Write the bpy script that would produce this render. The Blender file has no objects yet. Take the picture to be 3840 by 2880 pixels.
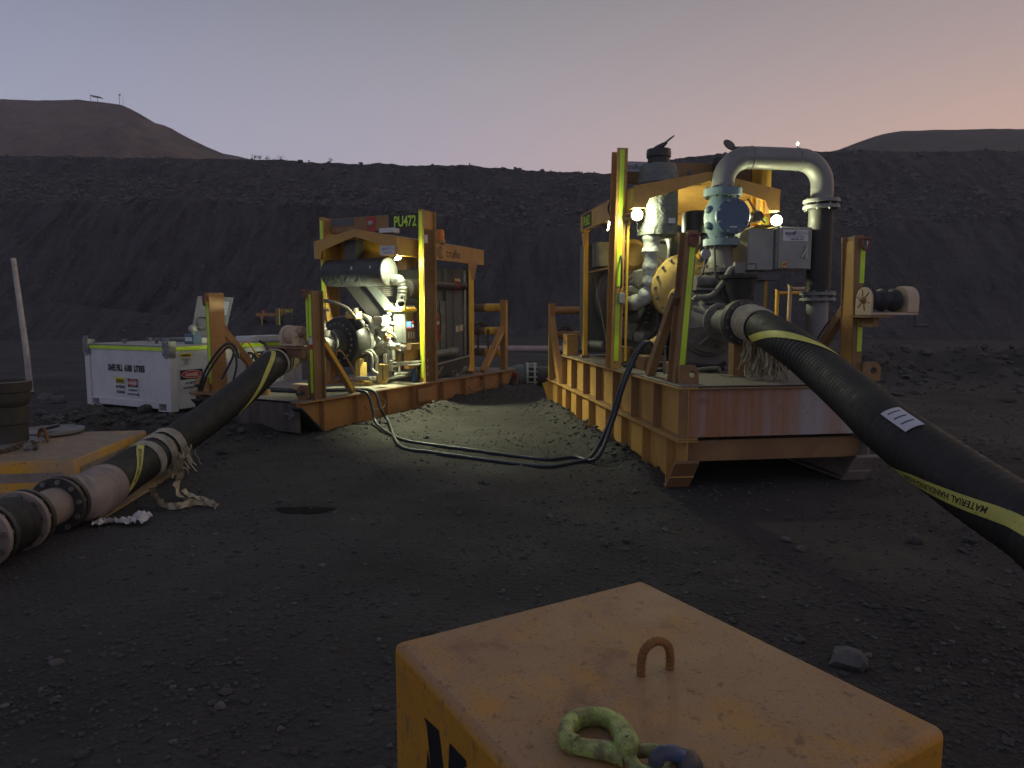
import bpy, bmesh, math, random
from mathutils import Vector, Matrix, noise
import numpy as np
random.seed(7); np.random.seed(7)
sc = bpy.context.scene
col = sc.collection
rad = math.radians

# ------------------------------------------------------------------ camera
F, H = 2640.0, 1.7                       # focal length in photo pixels, eye height
PITCH = math.atan(272 / F)
cam = bpy.data.cameras.new('camera'); cam.sensor_width = 36; cam.lens = 36 * F / 3840
cam.clip_start = 0.05; cam.clip_end = 2000
camo = bpy.data.objects.new('camera', cam); col.objects.link(camo)
camo.location = (0, 0, H); camo.rotation_euler = (math.pi / 2 - PITCH, 0, 0)
sc.camera = camo

# ------------------------------------------------------------------ dusk sky
GLOW_AZ = rad(62)                        # afterglow azimuth, right of view direction
w = bpy.data.worlds.new('World'); sc.world = w; w.use_nodes = True
nt = w.node_tree; nt.nodes.clear()
def wn(t, **k):
    n = nt.nodes.new(t)
    for a, b in k.items(): setattr(n, a, b)
    return n
wo = wn('ShaderNodeOutputWorld'); bg = wn('ShaderNodeBackground')
sky = wn('ShaderNodeTexSky', sky_type='NISHITA', sun_disc=False, sun_elevation=rad(1.5), sun_rotation=GLOW_AZ,
         altitude=200, air_density=1.0, dust_density=3.0, ozone_density=1.5)
geo = wn('ShaderNodeTexCoord'); sep = wn('ShaderNodeSeparateXYZ')
nt.links.new(geo.outputs['Generated'], sep.inputs[0])
ramp = wn('ShaderNodeValToRGB')          # colour by height above the horizon
cr = ramp.color_ramp
def fill(r_, tab):
    r_.elements[0].position = tab[0][0]; r_.elements[0].color = (*tab[0][1], 1); r_.elements[1].position = tab[-1][0]; r_.elements[1].color = (*tab[-1][1], 1)
    for p, c in tab[1:-1]: r_.elements.new(p).color = (*c, 1)
fill(cr, [(0, (.42, .42, .54)), (.2, (.41, .425, .56)), (.3, (.32, .335, .455)), (.39, (.23, .245, .34)), (1, (.12, .135, .20))])
nt.links.new(sep.outputs[2], ramp.inputs[0])
mid = wn('ShaderNodeValToRGB'); fill(mid.color_ramp, [(0, (.50, .41, .46)), (.2, (.49, .425, .49)), (.3, (.39, .36, .40)), (.39, (.285, .278, .305)), (1, (.15, .155, .19))])
nt.links.new(sep.outputs[2], mid.inputs[0])
dot = wn('ShaderNodeVectorMath', operation='DOT_PRODUCT')
dot.inputs[1].default_value = (math.sin(GLOW_AZ), math.cos(GLOW_AZ), 0.0)
nt.links.new(geo.outputs['Generated'], dot.inputs[0])
def blend(lo, hi, a, b):
    s_ = wn('ShaderNodeMapRange', interpolation_type='SMOOTHSTEP'); s_.inputs['From Min'].default_value = lo; s_.inputs['From Max'].default_value = hi
    nt.links.new(dot.outputs['Value'], s_.inputs['Value']); x = wn('ShaderNodeMix', data_type='RGBA')
    nt.links.new(s_.outputs[0], x.inputs['Factor']); nt.links.new(a.outputs[2 if a.bl_idname.endswith('Mix') else 0], x.inputs[6]); nt.links.new(b.outputs[0], x.inputs[7]); return x
warm = wn('ShaderNodeValToRGB'); fill(warm.color_ramp, [(0, (1.0, .60, .40)), (.12, (.80, .50, .38)), (.2, (.68, .455, .37)), (.3, (.47, .35, .33)), (.39, (.34, .275, .275)), (1, (.17, .165, .19))])
nt.links.new(sep.outputs[2], warm.inputs[0])
mix = blend(.30, 1.0, blend(-.20, .55, ramp, mid), warm)
add = wn('ShaderNodeMix', data_type='RGBA', blend_type='ADD'); add.inputs['Factor'].default_value = 0.008
nt.links.new(mix.outputs[2], add.inputs[6]); nt.links.new(sky.outputs[0], add.inputs[7])
nt.links.new(add.outputs[2], bg.inputs[0]); bg.inputs[1].default_value = 1.0
nt.links.new(bg.outputs[0], wo.inputs[0])

sun = bpy.data.lights.new('sun', 'SUN'); sun.energy = 0.22; sun.angle = rad(40); sun.color = (1, .72, .48)
suno = bpy.data.objects.new('sun', sun); col.objects.link(suno)
sd = Vector((math.sin(GLOW_AZ), math.cos(GLOW_AZ), math.tan(rad(16)))).normalized()
suno.rotation_euler = sd.to_track_quat('Z', 'Y').to_euler()

sc.view_settings.view_transform = 'Standard'; sc.view_settings.look = 'None'
sc.view_settings.gamma = 1; sc.view_settings.exposure = 0.0
sc.render.engine = 'CYCLES'
sc.cycles.max_bounces = 6

# ------------------------------------------------------------------ pixel -> place
CAM = np.array([0, 0, H])
def ray(u, v):
    a = (u - 1920) / F; b = (1440 - v) / F
    return np.array([a, math.cos(PITCH) + math.sin(PITCH) * b, -math.sin(PITCH) + math.cos(PITCH) * b])
def G(u, v, z=0.0):                      # on a horizontal plane
    d = ray(u, v); return Vector(CAM + d * ((z - H) / d[2]))
def D(u, v, y):                          # at a known distance
    d = ray(u, v); return Vector(CAM + d * (y / d[1]))
class Frame:                             # a machine's own axes: x across, y along, z up
    def __init__(s, o, a):
        s.o = np.array([o[0], o[1], 0.0]); s.a = a
        c, n = math.cos(a), math.sin(a); s.R = np.array([[c, n, 0], [-n, c, 0], [0, 0, 1]])
    def at(s, u, v, **k):
        d = s.R @ ray(u, v); c = s.R @ (CAM - s.o)
        i = 'xyz'.index(list(k)[0]); val = list(k.values())[0]
        return Vector(c + d * ((val - c[i]) / d[i]))
    def world(s, p): return Vector(s.R.T @ np.array(p) + s.o)
    def local(s, p): return Vector(s.R @ (np.array(p) - s.o))
aR = math.atan2(390 / F, 1.0); aL = -math.atan2(1366 / F, 1.0)
c_ = G(2546, 1454, 1.0); FR = Frame((c_.x, c_.y), aR)
WL = 2.2
c_ = G(1132, 1510, .48); FL = Frame((c_.x - WL * math.cos(aL), c_.y - WL * math.sin(aL)), aL)

# ------------------------------------------------------------------ materials
def mat(name, c, rough=.55, metal=0., dirt=None, damt=.4, dscale=3., speck=None, samt=.0, sscale=60., dust=None, dustamt=0.,
        bump=.15, bscale=120., bdist=.004, spec=.4, stretch=None, fine=None, coat=0., grad=None):
    m = bpy.data.materials.new(name); m.use_nodes = True
    t = m.node_tree; b = t.nodes['Principled BSDF']
    N = t.nodes.new; L = t.links.new
    b.inputs['Roughness'].default_value = rough; b.inputs['Metallic'].default_value = metal
    b.inputs['Specular IOR Level'].default_value = spec
    if coat: b.inputs['Coat Weight'].default_value = coat
    tc = N('ShaderNodeTexCoord'); vec = tc.outputs['Object']
    if stretch:
        mp = N('ShaderNodeMapping'); mp.inputs['Scale'].default_value = stretch; L(vec, mp.inputs[0]); vec2 = mp.outputs[0]
    else: vec2 = vec
    cur = N('ShaderNodeRGB'); cur.outputs[0].default_value = (*c, 1); cur = cur.outputs[0]
    def mixc(f, a, bcol):
        x = N('ShaderNodeMix'); x.data_type = 'RGBA'; L(f, x.inputs['Factor']); L(a, x.inputs[6]); x.inputs[7].default_value = (*bcol, 1)
        return x.outputs[2]
    def noi(scale, det, lo, hi, amt, v):
        n = N('ShaderNodeTexNoise'); n.inputs['Scale'].default_value = scale; n.inputs['Detail'].default_value = det
        n.inputs['Roughness'].default_value = .62
        L(v, n.inputs['Vector'])
        r = N('ShaderNodeMapRange'); r.inputs['From Min'].default_value = lo; r.inputs['From Max'].default_value = hi
        r.inputs['To Max'].default_value = amt; L(n.outputs['Fac'], r.inputs['Value']); return r.outputs[0]
    if dirt:
        df = noi(dscale, 9, .35, .68, damt, vec2)
        if grad:                                     # wear that grows along the panel's length
            sx_ = N('ShaderNodeSeparateXYZ'); L(vec, sx_.inputs[0]); gr = N('ShaderNodeMapRange'); gr.inputs['From Min'].default_value = grad[0]; gr.inputs['From Max'].default_value = grad[1]; gr.inputs['To Min'].default_value = grad[2]; gr.inputs['To Max'].default_value = grad[3]; L(sx_.outputs[0], gr.inputs['Value'])
            am = N('ShaderNodeMath'); am.operation = 'ADD'; am.use_clamp = True; L(df, am.inputs[0]); L(gr.outputs[0], am.inputs[1]); df = am.outputs[0]
        cur = mixc(df, cur, dirt)
    if dust:
        g = N('ShaderNodeNewGeometry'); s = N('ShaderNodeSeparateXYZ'); L(g.outputs['Normal'], s.inputs[0])
        r = N('ShaderNodeMapRange'); r.inputs['From Min'].default_value = .3; r.inputs['From Max'].default_value = .95; L(s.outputs[2], r.inputs['Value'])
        mu = N('ShaderNodeMath'); mu.operation = 'MULTIPLY'; L(r.outputs[0], mu.inputs[0]); L(noi(7, 7, .18, .50, dustamt, vec), mu.inputs[1])
        cur = mixc(mu.outputs[0], cur, dust)
    if speck:
        cur = mixc(noi(sscale, 4, .60, .68, samt, vec), cur, speck)
        if fine: cur = mixc(noi(sscale * 4.3, 3, .57, .66, samt * .8, vec), cur, speck); cur = mixc(noi(sscale * .22, 7, .56, .66, samt * .75, vec), cur, fine)
    L(cur, b.inputs['Base Color'])
    if dirt:
        rr = noi(dscale * 2.3, 6, .3, .7, .25, vec)
        ad = N('ShaderNodeMath'); ad.operation = 'ADD'; ad.inputs[1].default_value = rough - .1; ad.use_clamp = True
        L(rr, ad.inputs[0]); L(ad.outputs[0], b.inputs['Roughness'])
    if bump:
        n = N('ShaderNodeTexNoise'); n.inputs['Scale'].default_value = bscale; n.inputs['Detail'].default_value = 5; L(vec, n.inputs['Vector'])
        bu = N('ShaderNodeBump'); bu.inputs['Strength'].default_value = bump; bu.inputs['Distance'].default_value = bdist
        L(n.outputs['Fac'], bu.inputs['Height']); L(bu.outputs[0], b.inputs['Normal'])
    return m
def emit(name, c, s):
    m = bpy.data.materials.new(name); m.use_nodes = True; b = m.node_tree.nodes['Principled BSDF']
    b.inputs['Base Color'].default_value = (.6, .6, .6, 1); b.inputs['Emission Color'].default_value = (*c, 1); b.inputs['Emission Strength'].default_value = s
    return m
DUST = (.16, .12, .09)
M = {}
M['yellow'] = mat('yellow_paint', (.52, .295, .07), .5, dirt=(.34, .17, .06), damt=.7, dscale=2.2, speck=(.12, .07, .05), samt=.5, sscale=24, dust=DUST, dustamt=.5, spec=.35)
M['yellow2'] = mat('bright_yellow_paint', (.78, .43, .04), .42, dirt=(.45, .24, .05), damt=.5, dscale=3, speck=(.15, .09, .05), samt=.3, sscale=30, spec=.4)
M['orange'] = mat('orange_paint', (.44, .215, .065), .5, dirt=(.22, .11, .05), damt=.65, dscale=2.5, speck=(.1, .06, .05), samt=.4, sscale=30, spec=.35)
M['brown'] = mat('weathered_yellow_paint', (.31, .18, .075), .6, dirt=(.20, .105, .055), damt=.8, dscale=2.4, speck=(.33, .32, .33), samt=.25, sscale=9, dust=DUST, dustamt=.7, spec=.25)
M['rustpanel'] = mat('rust_streaked_panel', (.38, .175, .085), .6, dirt=(.38, .34, .33), damt=1., dscale=1.3, speck=(.12, .07, .06), samt=.35, sscale=10, stretch=(5, 1, .28), spec=.25, grad=(.2, 1.7, -.55, .5))
M['plinth'] = mat('stained_grey_panel', (.13, .11, .095), .8, dirt=(.055, .045, .04), damt=.9, dscale=2.5, stretch=(4, 1, .7))
M['blocktop'] = mat('worn_yellow_block', (.47, .26, .10), .55, dirt=(.25, .15, .09), damt=.9, dscale=3.4, speck=(.07, .05, .04), samt=.75, sscale=17, dust=(.36, .22, .12), dustamt=.45, bump=.25, bscale=60, spec=.3)
M['blockside'] = mat('yellow_block_side', (.50, .24, .02), .62, dirt=(.40, .17, .025), damt=.6, dscale=2.5, speck=(.13, .075, .045), samt=.6, sscale=26, dust=(.34, .205, .105), dustamt=1., spec=.25, fine=(.17, .105, .075))
M['oldblock'] = mat('chipped_yellow_block', (.62, .32, .03), .6, dirt=(.32, .25, .20), damt=.9, dscale=3.2, speck=(.10, .07, .05), samt=.6, sscale=34, dust=(.24, .18, .12), dustamt=1., bump=.3, bscale=40, spec=.3)
M['greyband'] = mat('bare_concrete_band', (.30, .245, .20), .8, dirt=(.16, .12, .10), damt=.6, dscale=9, speck=(.06, .05, .04), samt=.7, sscale=40)
M['tape'] = mat('lime_reflective_tape', (.60, .86, .03), .35, dirt=(.36, .50, .04), damt=.45, dscale=4, bump=.05, spec=.5)
M['deck'] = mat('tread_plate', (.24, .22, .18), .6, metal=.1, dirt=(.13, .12, .10), damt=.7, dscale=4, dust=(.22, .19, .15), dustamt=.7, bump=.5, bscale=55, bdist=.006)
M['steel'] = mat('grey_steel', (.26, .27, .27), .45, metal=.55, dirt=(.10, .09, .08), damt=.6, dscale=5, dust=DUST, dustamt=.5)
M['dsteel'] = mat('dark_steel', (.065, .065, .068), .5, metal=.3, dirt=(.11, .095, .08), damt=.6, dscale=4, dust=DUST, dustamt=.5)
M['black'] = mat('black_paint', (.018, .018, .02), .42, dirt=(.06, .055, .05), damt=.5, dscale=4, dust=(.13, .115, .1), dustamt=.6)
M['rubber'] = mat('black_rubber', (.022, .021, .019), .6, dirt=(.05, .047, .04), damt=.5, dscale=6, dust=(.075, .068, .055), dustamt=.8, bump=.3, bscale=200)
M['hose'] = mat('ribbed_hose_rubber', (.020, .0195, .017), .62, dirt=(.034, .032, .027), damt=.5, dscale=5, dust=(.045, .041, .034), dustamt=.5, bump=.25, bscale=160)
M['cable'] = mat('black_cable', (.03, .03, .034), .5, dirt=(.07, .065, .06), damt=.4, dscale=9)
M['bluecable'] = mat('dark_blue_cable', (.022, .026, .038), .45, dirt=(.04, .045, .06), damt=.4, dscale=9)
M['foil'] = mat('silver_insulation', (.50, .52, .48), .42, metal=.2, dirt=(.24, .25, .23), damt=.7, dscale=7, bump=.55, bscale=14, bdist=.03)
M['wrapdark'] = mat('dark_insulation_wrap', (.045, .048, .052), .55, dirt=(.09, .095, .095), damt=.6, dscale=5, bump=.9, bscale=11, bdist=.03)
M['wrapgrey'] = mat('grey_insulation_blanket', (.17, .185, .165), .55, dirt=(.09, .10, .09), damt=.6, dscale=5, bump=1., bscale=9, bdist=.05)
M['white'] = mat('white_tank_paint', (.62, .61, .61), .42, dirt=(.40, .38, .36), damt=.4, dscale=2.0, speck=(.25, .22, .20), samt=.3, sscale=12, bump=.05)
M['grey'] = mat('grey_painted_box', (.31, .31, .28), .45, dirt=(.14, .13, .12), damt=.4, dscale=4)
M['dgrey'] = mat('dark_grey_panel', (.085, .095, .095), .45, dirt=(.13, .12, .11), damt=.4, dscale=4)
M['pipe'] = mat('galvanised_pipe', (.22, .225, .22), .5, metal=.25, dirt=(.19, .175, .16), damt=.6, dscale=4, dust=DUST, dustamt=.4)
M['valve'] = mat('grey_blue_valve_paint', (.15, .23, .27), .5, dirt=(.13, .16, .17), damt=.6, dscale=6)
M['blue'] = mat('blue_valve_cover', (.065, .125, .21), .5, dirt=(.12, .13, .14), damt=.5, dscale=6)
M['pump'] = mat('dusty_pump_casting', (.14, .132, .12), .65, metal=.1, dirt=(.23, .21, .18), damt=.7, dscale=4, dust=(.24, .22, .18), dustamt=.7)
M['lightmetal'] = mat('light_grey_casting', (.42, .42, .37), .5, metal=.2, dirt=(.17, .16, .13), damt=.7, dscale=6)
M['cast'] = mat('grey_casting', (.20, .20, .18), .55, metal=.2, dirt=(.07, .065, .06), damt=.7, dscale=6)
M['bell'] = mat('pale_yellow_casting', (.62, .43, .12), .5, dirt=(.30, .19, .07), damt=.6, dscale=6)
M['cream'] = mat('cream_winch_paint', (.58, .43, .28), .55, dirt=(.33, .24, .17), damt=.5, dscale=5)
M['red'] = mat('red_paint', (.42, .025, .02), .4, dirt=(.18, .03, .02), damt=.4)
M['shackle'] = mat('worn_red_shackle', (.24, .07, .055), .6, dirt=(.10, .06, .05), damt=.7, dscale=20)
M['rust'] = mat('rusty_rebar', (.26, .115, .035), .75, dirt=(.11, .05, .02), damt=.7, dscale=30, bump=.6, bscale=150)
M['chain'] = mat('rusty_chain', (.13, .085, .055), .7, dirt=(.06, .04, .03), damt=.7, dscale=30)
M['hook'] = mat('lime_green_hook_paint', (.40, .50, .13), .5, dirt=(.12, .08, .045), damt=1., dscale=22, speck=(.08, .05, .03), samt=1., sscale=60, bump=.5, bscale=90, fine=(.11, .07, .045))
M['shblue'] = mat('blue_shackle_paint', (.03, .09, .22), .45, dirt=(.06, .05, .045), damt=.9, dscale=14)
M['amber'] = mat('amber_lens', (.75, .20, .02), .25, bump=0)
M['signblack'] = mat('black_sign_plate', (.012, .013, .012), .4, bump=0)
M['ink'] = mat('black_lettering', (.012, .012, .014), .5, bump=0)
M['inkblue'] = mat('navy_lettering', (.02, .035, .10), .5, bump=0)
M['inkgrey'] = mat('grey_lettering', (.30, .32, .36), .5, bump=0)
M['sign'] = mat('white_sign_plate', (.60, .60, .58), .4, bump=0, dirt=(.45, .44, .42), damt=.4)
M['signred'] = mat('red_sign_ink', (.50, .03, .02), .4, bump=0)
M['signyellow'] = mat('yellow_sign_ink', (.70, .55, .02), .4, bump=0)
M['pink'] = mat('pink_dusty_pipe', (.44, .31, .28), .6, dirt=(.27, .19, .17), damt=.6, dscale=3)
M['bluepipe'] = mat('blue_grey_pipe', (.10, .115, .14), .5, dirt=(.15, .14, .14), damt=.5)
M['green'] = mat('grey_green_coupling', (.17, .20, .18), .5, dirt=(.10, .10, .09), damt=.5, dscale=5)
M['palegreen'] = mat('pale_flange_paint', (.42, .43, .36), .5, dirt=(.22, .21, .18), damt=.5, dscale=8)
M['stripe'] = mat('yellow_hose_stripe', (.52, .50, .10), .55, dirt=(.30, .28, .08), damt=.5, dscale=7, speck=(.10, .09, .05), samt=.4, sscale=30)
M['wrap'] = mat('clear_lashing_wrap', (.50, .46, .35), .34, dirt=(.24, .205, .15), damt=.7, dscale=12, bump=.5, bscale=60)
M['straw'] = mat('frayed_straps', (.46, .39, .25), .7, dirt=(.26, .21, .14), damt=.6, dscale=20)
M['spool'] = mat('dusty_poly_pipe', (.32, .255, .225), .6, dirt=(.17, .13, .115), damt=.6, dscale=5)
M['darkpipe'] = mat('black_poly_pipe', (.028, .026, .022), .55, dirt=(.075, .06, .05), damt=.7, dscale=4, dust=DUST, dustamt=.6)
M['post'] = mat('weathered_white_post', (.46, .41, .40), .7, dirt=(.22, .19, .18), damt=.7, dscale=6)
M['bag'] = mat('crumpled_white_plastic', (.58, .55, .54), .45, dirt=(.34, .31, .29), damt=.5, dscale=14)
M['bottle'] = mat('blue_bottle', (.03, .07, .16), .3, bump=0)
M['glass'] = mat('lamp_glass', (.5, .5, .48), .2, bump=0)
M['lamp'] = emit('lit_lamp_lens', (1, 1, .8), 60)
M['screen'] = emit('lit_screen', (.10, .45, .75), 1.6)
M['screen_r'] = emit('lit_red_key', (.9, .06, .05), 1.2)
M['screen_w'] = emit('lit_white_key', (.8, .85, .8), 1.2)
M['screen_g'] = emit('lit_green_bar', (.2, .8, .3), 1.2)
M['distlamp'] = emit('lit_far_lamp', (.95, 1, 1), 18)
M['mesh'] = mat('perforated_guard', (.17, .17, .15), .6, metal=.4, dirt=(.08, .08, .07), damt=.5, dscale=30)
M['paper'] = mat('faded_label', (.50, .50, .54), .6, bump=0)
LAMPCOL = (.95, 1.0, .60)

# ------------------------------------------------------------------ mesh builder
class MB:
    def __init__(s): s.v = []; s.f = []
    def add(s, vs, fs):
        o = len(s.v); s.v += [tuple(p) for p in vs]; s.f += [tuple(i + o for i in f) for f in fs]; return s
    def box(s, a, b, m=None):
        x0, y0, z0 = a; x1, y1, z1 = b
        vs = [Vector(p) for p in ((x0, y0, z0), (x1, y0, z0), (x1, y1, z0), (x0, y1, z0), (x0, y0, z1), (x1, y0, z1), (x1, y1, z1), (x0, y1, z1))]
        if m: vs = [m @ p for p in vs]
        return s.add(vs, [(3, 2, 1, 0), (4, 5, 6, 7), (0, 1, 5, 4), (1, 2, 6, 5), (2, 3, 7, 6), (3, 0, 4, 7)])
    def cbox(s, c, d, m=None):
        return s.box([c[i] - d[i] / 2 for i in range(3)], [c[i] + d[i] / 2 for i in range(3)], m)
    def bar(s, p, q, w, h, up=(0, 0, 1)):            # square bar from p to q
        p, q = Vector(p), Vector(q); d = (q - p).normalized(); u = Vector(up)
        x = d.cross(u); x = x.normalized() if x.length > 1e-4 else Vector((1, 0, 0)); z = x.cross(d)
        vs = [e + x * a * w / 2 + z * b * h / 2 for e in (p, q) for a, b in ((-1, -1), (1, -1), (1, 1), (-1, 1))]
        return s.add(vs, [(3, 2, 1, 0), (4, 5, 6, 7), (0, 1, 5, 4), (1, 2, 6, 5), (2, 3, 7, 6), (3, 0, 4, 7)])
    def cyl(s, p, q, r, r2=None, n=24, caps=True):
        return s.lathe(p, q, [(0, r), (1, r if r2 is None else r2)], n, caps)
    def lathe(s, p, q, prof, n=24, caps=True):        # profile of (fraction, radius) along p->q
        p, q = Vector(p), Vector(q); d = (q - p); dn = d.normalized()
        x = dn.orthogonal().normalized(); y = dn.cross(x); vs = []; fs = []
        for t, r in prof:
            for i in range(n):
                a = 2 * math.pi * i / n; vs.append(p + d * t + (x * math.cos(a) + y * math.sin(a)) * r)
        for k in range(len(prof) - 1):
            for i in range(n):
                j = (i + 1) % n; fs.append((k * n + i, k * n + j, k * n + n + j, k * n + n + i))
        if caps: fs.append(tuple(range(n - 1, -1, -1))); fs.append(tuple(range((len(prof) - 1) * n, len(prof) * n)))
        return s.add(vs, fs)
    def lathem(s, p, q, prof, n=24, caps=True):       # profile of (metres, radius)
        L = (Vector(q) - Vector(p)).length
        return s.lathe(p, q, [(t / L, r) for t, r in prof], n, caps)
    def tube(s, pts, r, n=12, caps=True, sub=6):
        T = Tube(pts, sub=sub); k = len(T.P); vs = []; fs = []
        for i in range(k):
            rr = r(T.S[i] / T.len) if callable(r) else r
            for j in range(n): vs.append(T.ring(i, 2 * math.pi * j / n, rr))
        for i in range(k - 1):
            for j in range(n):
                jj = (j + 1) % n; fs.append((i * n + j, i * n + jj, i * n + n + jj, i * n + n + j))
        if caps: fs.append(tuple(range(n - 1, -1, -1))); fs.append(tuple(range((k - 1) * n, k * n)))
        return s.add(vs, fs)
    def prism(s, poly, axis, a, b):                   # polygon in the plane across axis, from a to b
        def P(p, t):
            return {'x': (t, p[0], p[1]), 'y': (p[0], t, p[1]), 'z': (p[0], p[1], t)}[axis]
        n = len(poly); vs = [P(p, a) for p in poly] + [P(p, b) for p in poly]
        return s.add(vs, [tuple(range(n)), tuple(range(2 * n - 1, n - 1, -1))] + [(i, n + i, n + (i + 1) % n, (i + 1) % n) for i in range(n)])
    def ball(s, c, r, n=12, sq=(1, 1, 1)):
        c = Vector(c); vs = []; fs = []; k = max(4, n // 2)
        for i in range(k + 1):
            t = math.pi * i / k
            for j in range(n):
                a = 2 * math.pi * j / n
                vs.append(c + Vector((math.sin(t) * math.cos(a) * sq[0], math.sin(t) * math.sin(a) * sq[1], math.cos(t) * sq[2])) * r)
        for i in range(k):
            for j in range(n):
                jj = (j + 1) % n; fs.append((i * n + j, i * n + n + j, i * n + n + jj, i * n + jj))
        return s.add(vs, fs)
    def torus(s, c, axis, R, r, n=28, k=10):
        c = Vector(c); d = Vector(axis).normalized(); x = d.orthogonal().normalized(); y = d.cross(x); vs = []; fs = []
        for i in range(n):
            a = 2 * math.pi * i / n; e = x * math.cos(a) + y * math.sin(a)
            for j in range(k):
                b = 2 * math.pi * j / k; vs.append(c + e * (R + r * math.cos(b)) + d * r * math.sin(b))
        for i in range(n):
            for j in range(k):
                fs.append((i * k + j, i * k + (j + 1) % k, ((i + 1) % n) * k + (j + 1) % k, ((i + 1) % n) * k + j))
        return s.add(vs, fs)
    def holed(s, poly, hc, hr, axis, a, b, n=20):     # flat plate with a round hole
        ang = [2 * math.pi * i / n for i in range(n)]; outer = []
        for t in ang:
            d = (math.cos(t), math.sin(t)); best = None
            for i in range(len(poly)):
                p, q = poly[i], poly[(i + 1) % len(poly)]; ex, ey = q[0] - p[0], q[1] - p[1]
                den = d[0] * ey - d[1] * ex
                if abs(den) < 1e-9: continue
                k = ((p[0] - hc[0]) * ey - (p[1] - hc[1]) * ex) / den; u = ((p[0] - hc[0]) * d[1] - (p[1] - hc[1]) * d[0]) / den
                if k > 0 and -1e-6 <= u <= 1 + 1e-6 and (best is None or k < best): best = k
            outer.append((hc[0] + d[0] * best, hc[1] + d[1] * best))
        inner = [(hc[0] + math.cos(t) * hr, hc[1] + math.sin(t) * hr) for t in ang]
        def P(p, t): return {'x': (t, p[0], p[1]), 'y': (p[0], t, p[1]), 'z': (p[0], p[1], t)}[axis]
        vs = [P(p, a) for p in outer] + [P(p, a) for p in inner] + [P(p, b) for p in outer] + [P(p, b) for p in inner]; fs = []
        for i in range(n):
            j = (i + 1) % n
            fs += [(i, j, n + j, n + i), (2 * n + j, 2 * n + i, 3 * n + i, 3 * n + j), (j, i, 2 * n + i, 2 * n + j), (n + i, n + j, 3 * n + j, 3 * n + i)]
        return s.add(vs, fs)
    def mesh(s, name):
        me = bpy.data.meshes.new(name); me.from_pydata(s.v, [], s.f); me.update()
        bm = bmesh.new(); bm.from_mesh(me); bmesh.ops.recalc_face_normals(bm, faces=bm.faces); bm.to_mesh(me); bm.free()
        me.polygons.foreach_set('use_smooth', [True] * len(me.polygons)); me.set_sharp_from_angle(angle=rad(38)); return me
class Tube:                                           # smooth path with rings
    def __init__(s, pts, sub=6):
        pts = [Vector(p) for p in pts]; s.P = []
        if sub <= 1 or len(pts) < 3:
            s.P = pts if len(pts) > 2 or sub <= 1 else [pts[0].lerp(pts[1], i / sub) for i in range(sub + 1)]
        else:
            q = [pts[0] * 2 - pts[1]] + pts + [pts[-1] * 2 - pts[-2]]
            for i in range(1, len(q) - 2):
                for k in range(sub):
                    t = k / sub; a, b, c, d = q[i - 1], q[i], q[i + 1], q[i + 2]
                    s.P.append(.5 * ((2 * b) + (c - a) * t + (2 * a - 5 * b + 4 * c - d) * t * t + (3 * b - a - 3 * c + d) * t ** 3))
            s.P.append(pts[-1])
        s.S = [0.]
        for i in range(1, len(s.P)): s.S.append(s.S[-1] + (s.P[i] - s.P[i - 1]).length)
        s.len = s.S[-1]; n = len(s.P); s.T = [((s.P[min(i + 1, n - 1)] - s.P[max(i - 1, 0)])).normalized() for i in range(n)]
        u = Vector((0, 0, 1)); u = (u - s.T[0] * u.dot(s.T[0]))
        if u.length < .05: u = s.T[0].orthogonal()
        u.normalize(); s.U = [u]
        for i in range(1, n):
            u = s.U[-1]; u = (u - s.T[i] * u.dot(s.T[i])).normalized(); s.U.append(u)
    def ring(s, i, a, r):
        return s.P[i] + (s.U[i] * math.cos(a) + s.T[i].cross(s.U[i]) * math.sin(a)) * r
    def at(s, d, a, r):
        d = min(max(d, 0), s.len - 1e-6); i = int(np.searchsorted(s.S, d, side='right') - 1); i = min(i, len(s.P) - 2)
        t = (d - s.S[i]) / max(s.S[i + 1] - s.S[i], 1e-9)
        return s.ring(i, a, r).lerp(s.ring(i + 1, a, r), t)

def link(name, me, m, parent=None, bevel=0., loc=None):
    o = bpy.data.objects.new(name, me); col.objects.link(o)
    if m is not None and not me.materials: me.materials.append(m)
    if parent: o.parent = parent
    if loc is not None: o.location = loc
    if bevel:
        b = o.modifiers.new('bevel', 'BEVEL'); b.width = bevel; b.segments = 2; b.limit_method = 'ANGLE'; b.angle_limit = rad(50)
    return o
def obj(name, mb, m, parent=None, bevel=0., loc=None):
    return link(name, mb.mesh(name), M[m] if isinstance(m, str) else m, parent, bevel, loc)
def thing(name, label, cat, loc=(0, 0, 0), rz=0., group=None):
    o = bpy.data.objects.new(name, None); col.objects.link(o); o.empty_display_size = .2
    o.location = loc; o.rotation_euler = (0, 0, rz); return tag(o, label, cat, group)
def tag(o, label, cat, group=None):
    o['label'] = label; o['category'] = cat
    if group: o['group'] = group
    return o
def struct(o): o['kind'] = 'structure'; return o
def B(*a): return MB().box(*a)
def bolts(parent, c, axis, R, n, r=.012, h=.018, m='steel', a0=0.):
    c = Vector(c); d = Vector(axis).normalized(); x = d.orthogonal().normalized(); y = d.cross(x)
    me = MB().cyl((0, 0, 0), d * h, r, n=6).mesh('bolt')
    for i in range(n):
        a = a0 + 2 * math.pi * i / n
        link('bolt', me, M[m], parent, loc=c + (x * math.cos(a) + y * math.sin(a)) * R)
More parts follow.
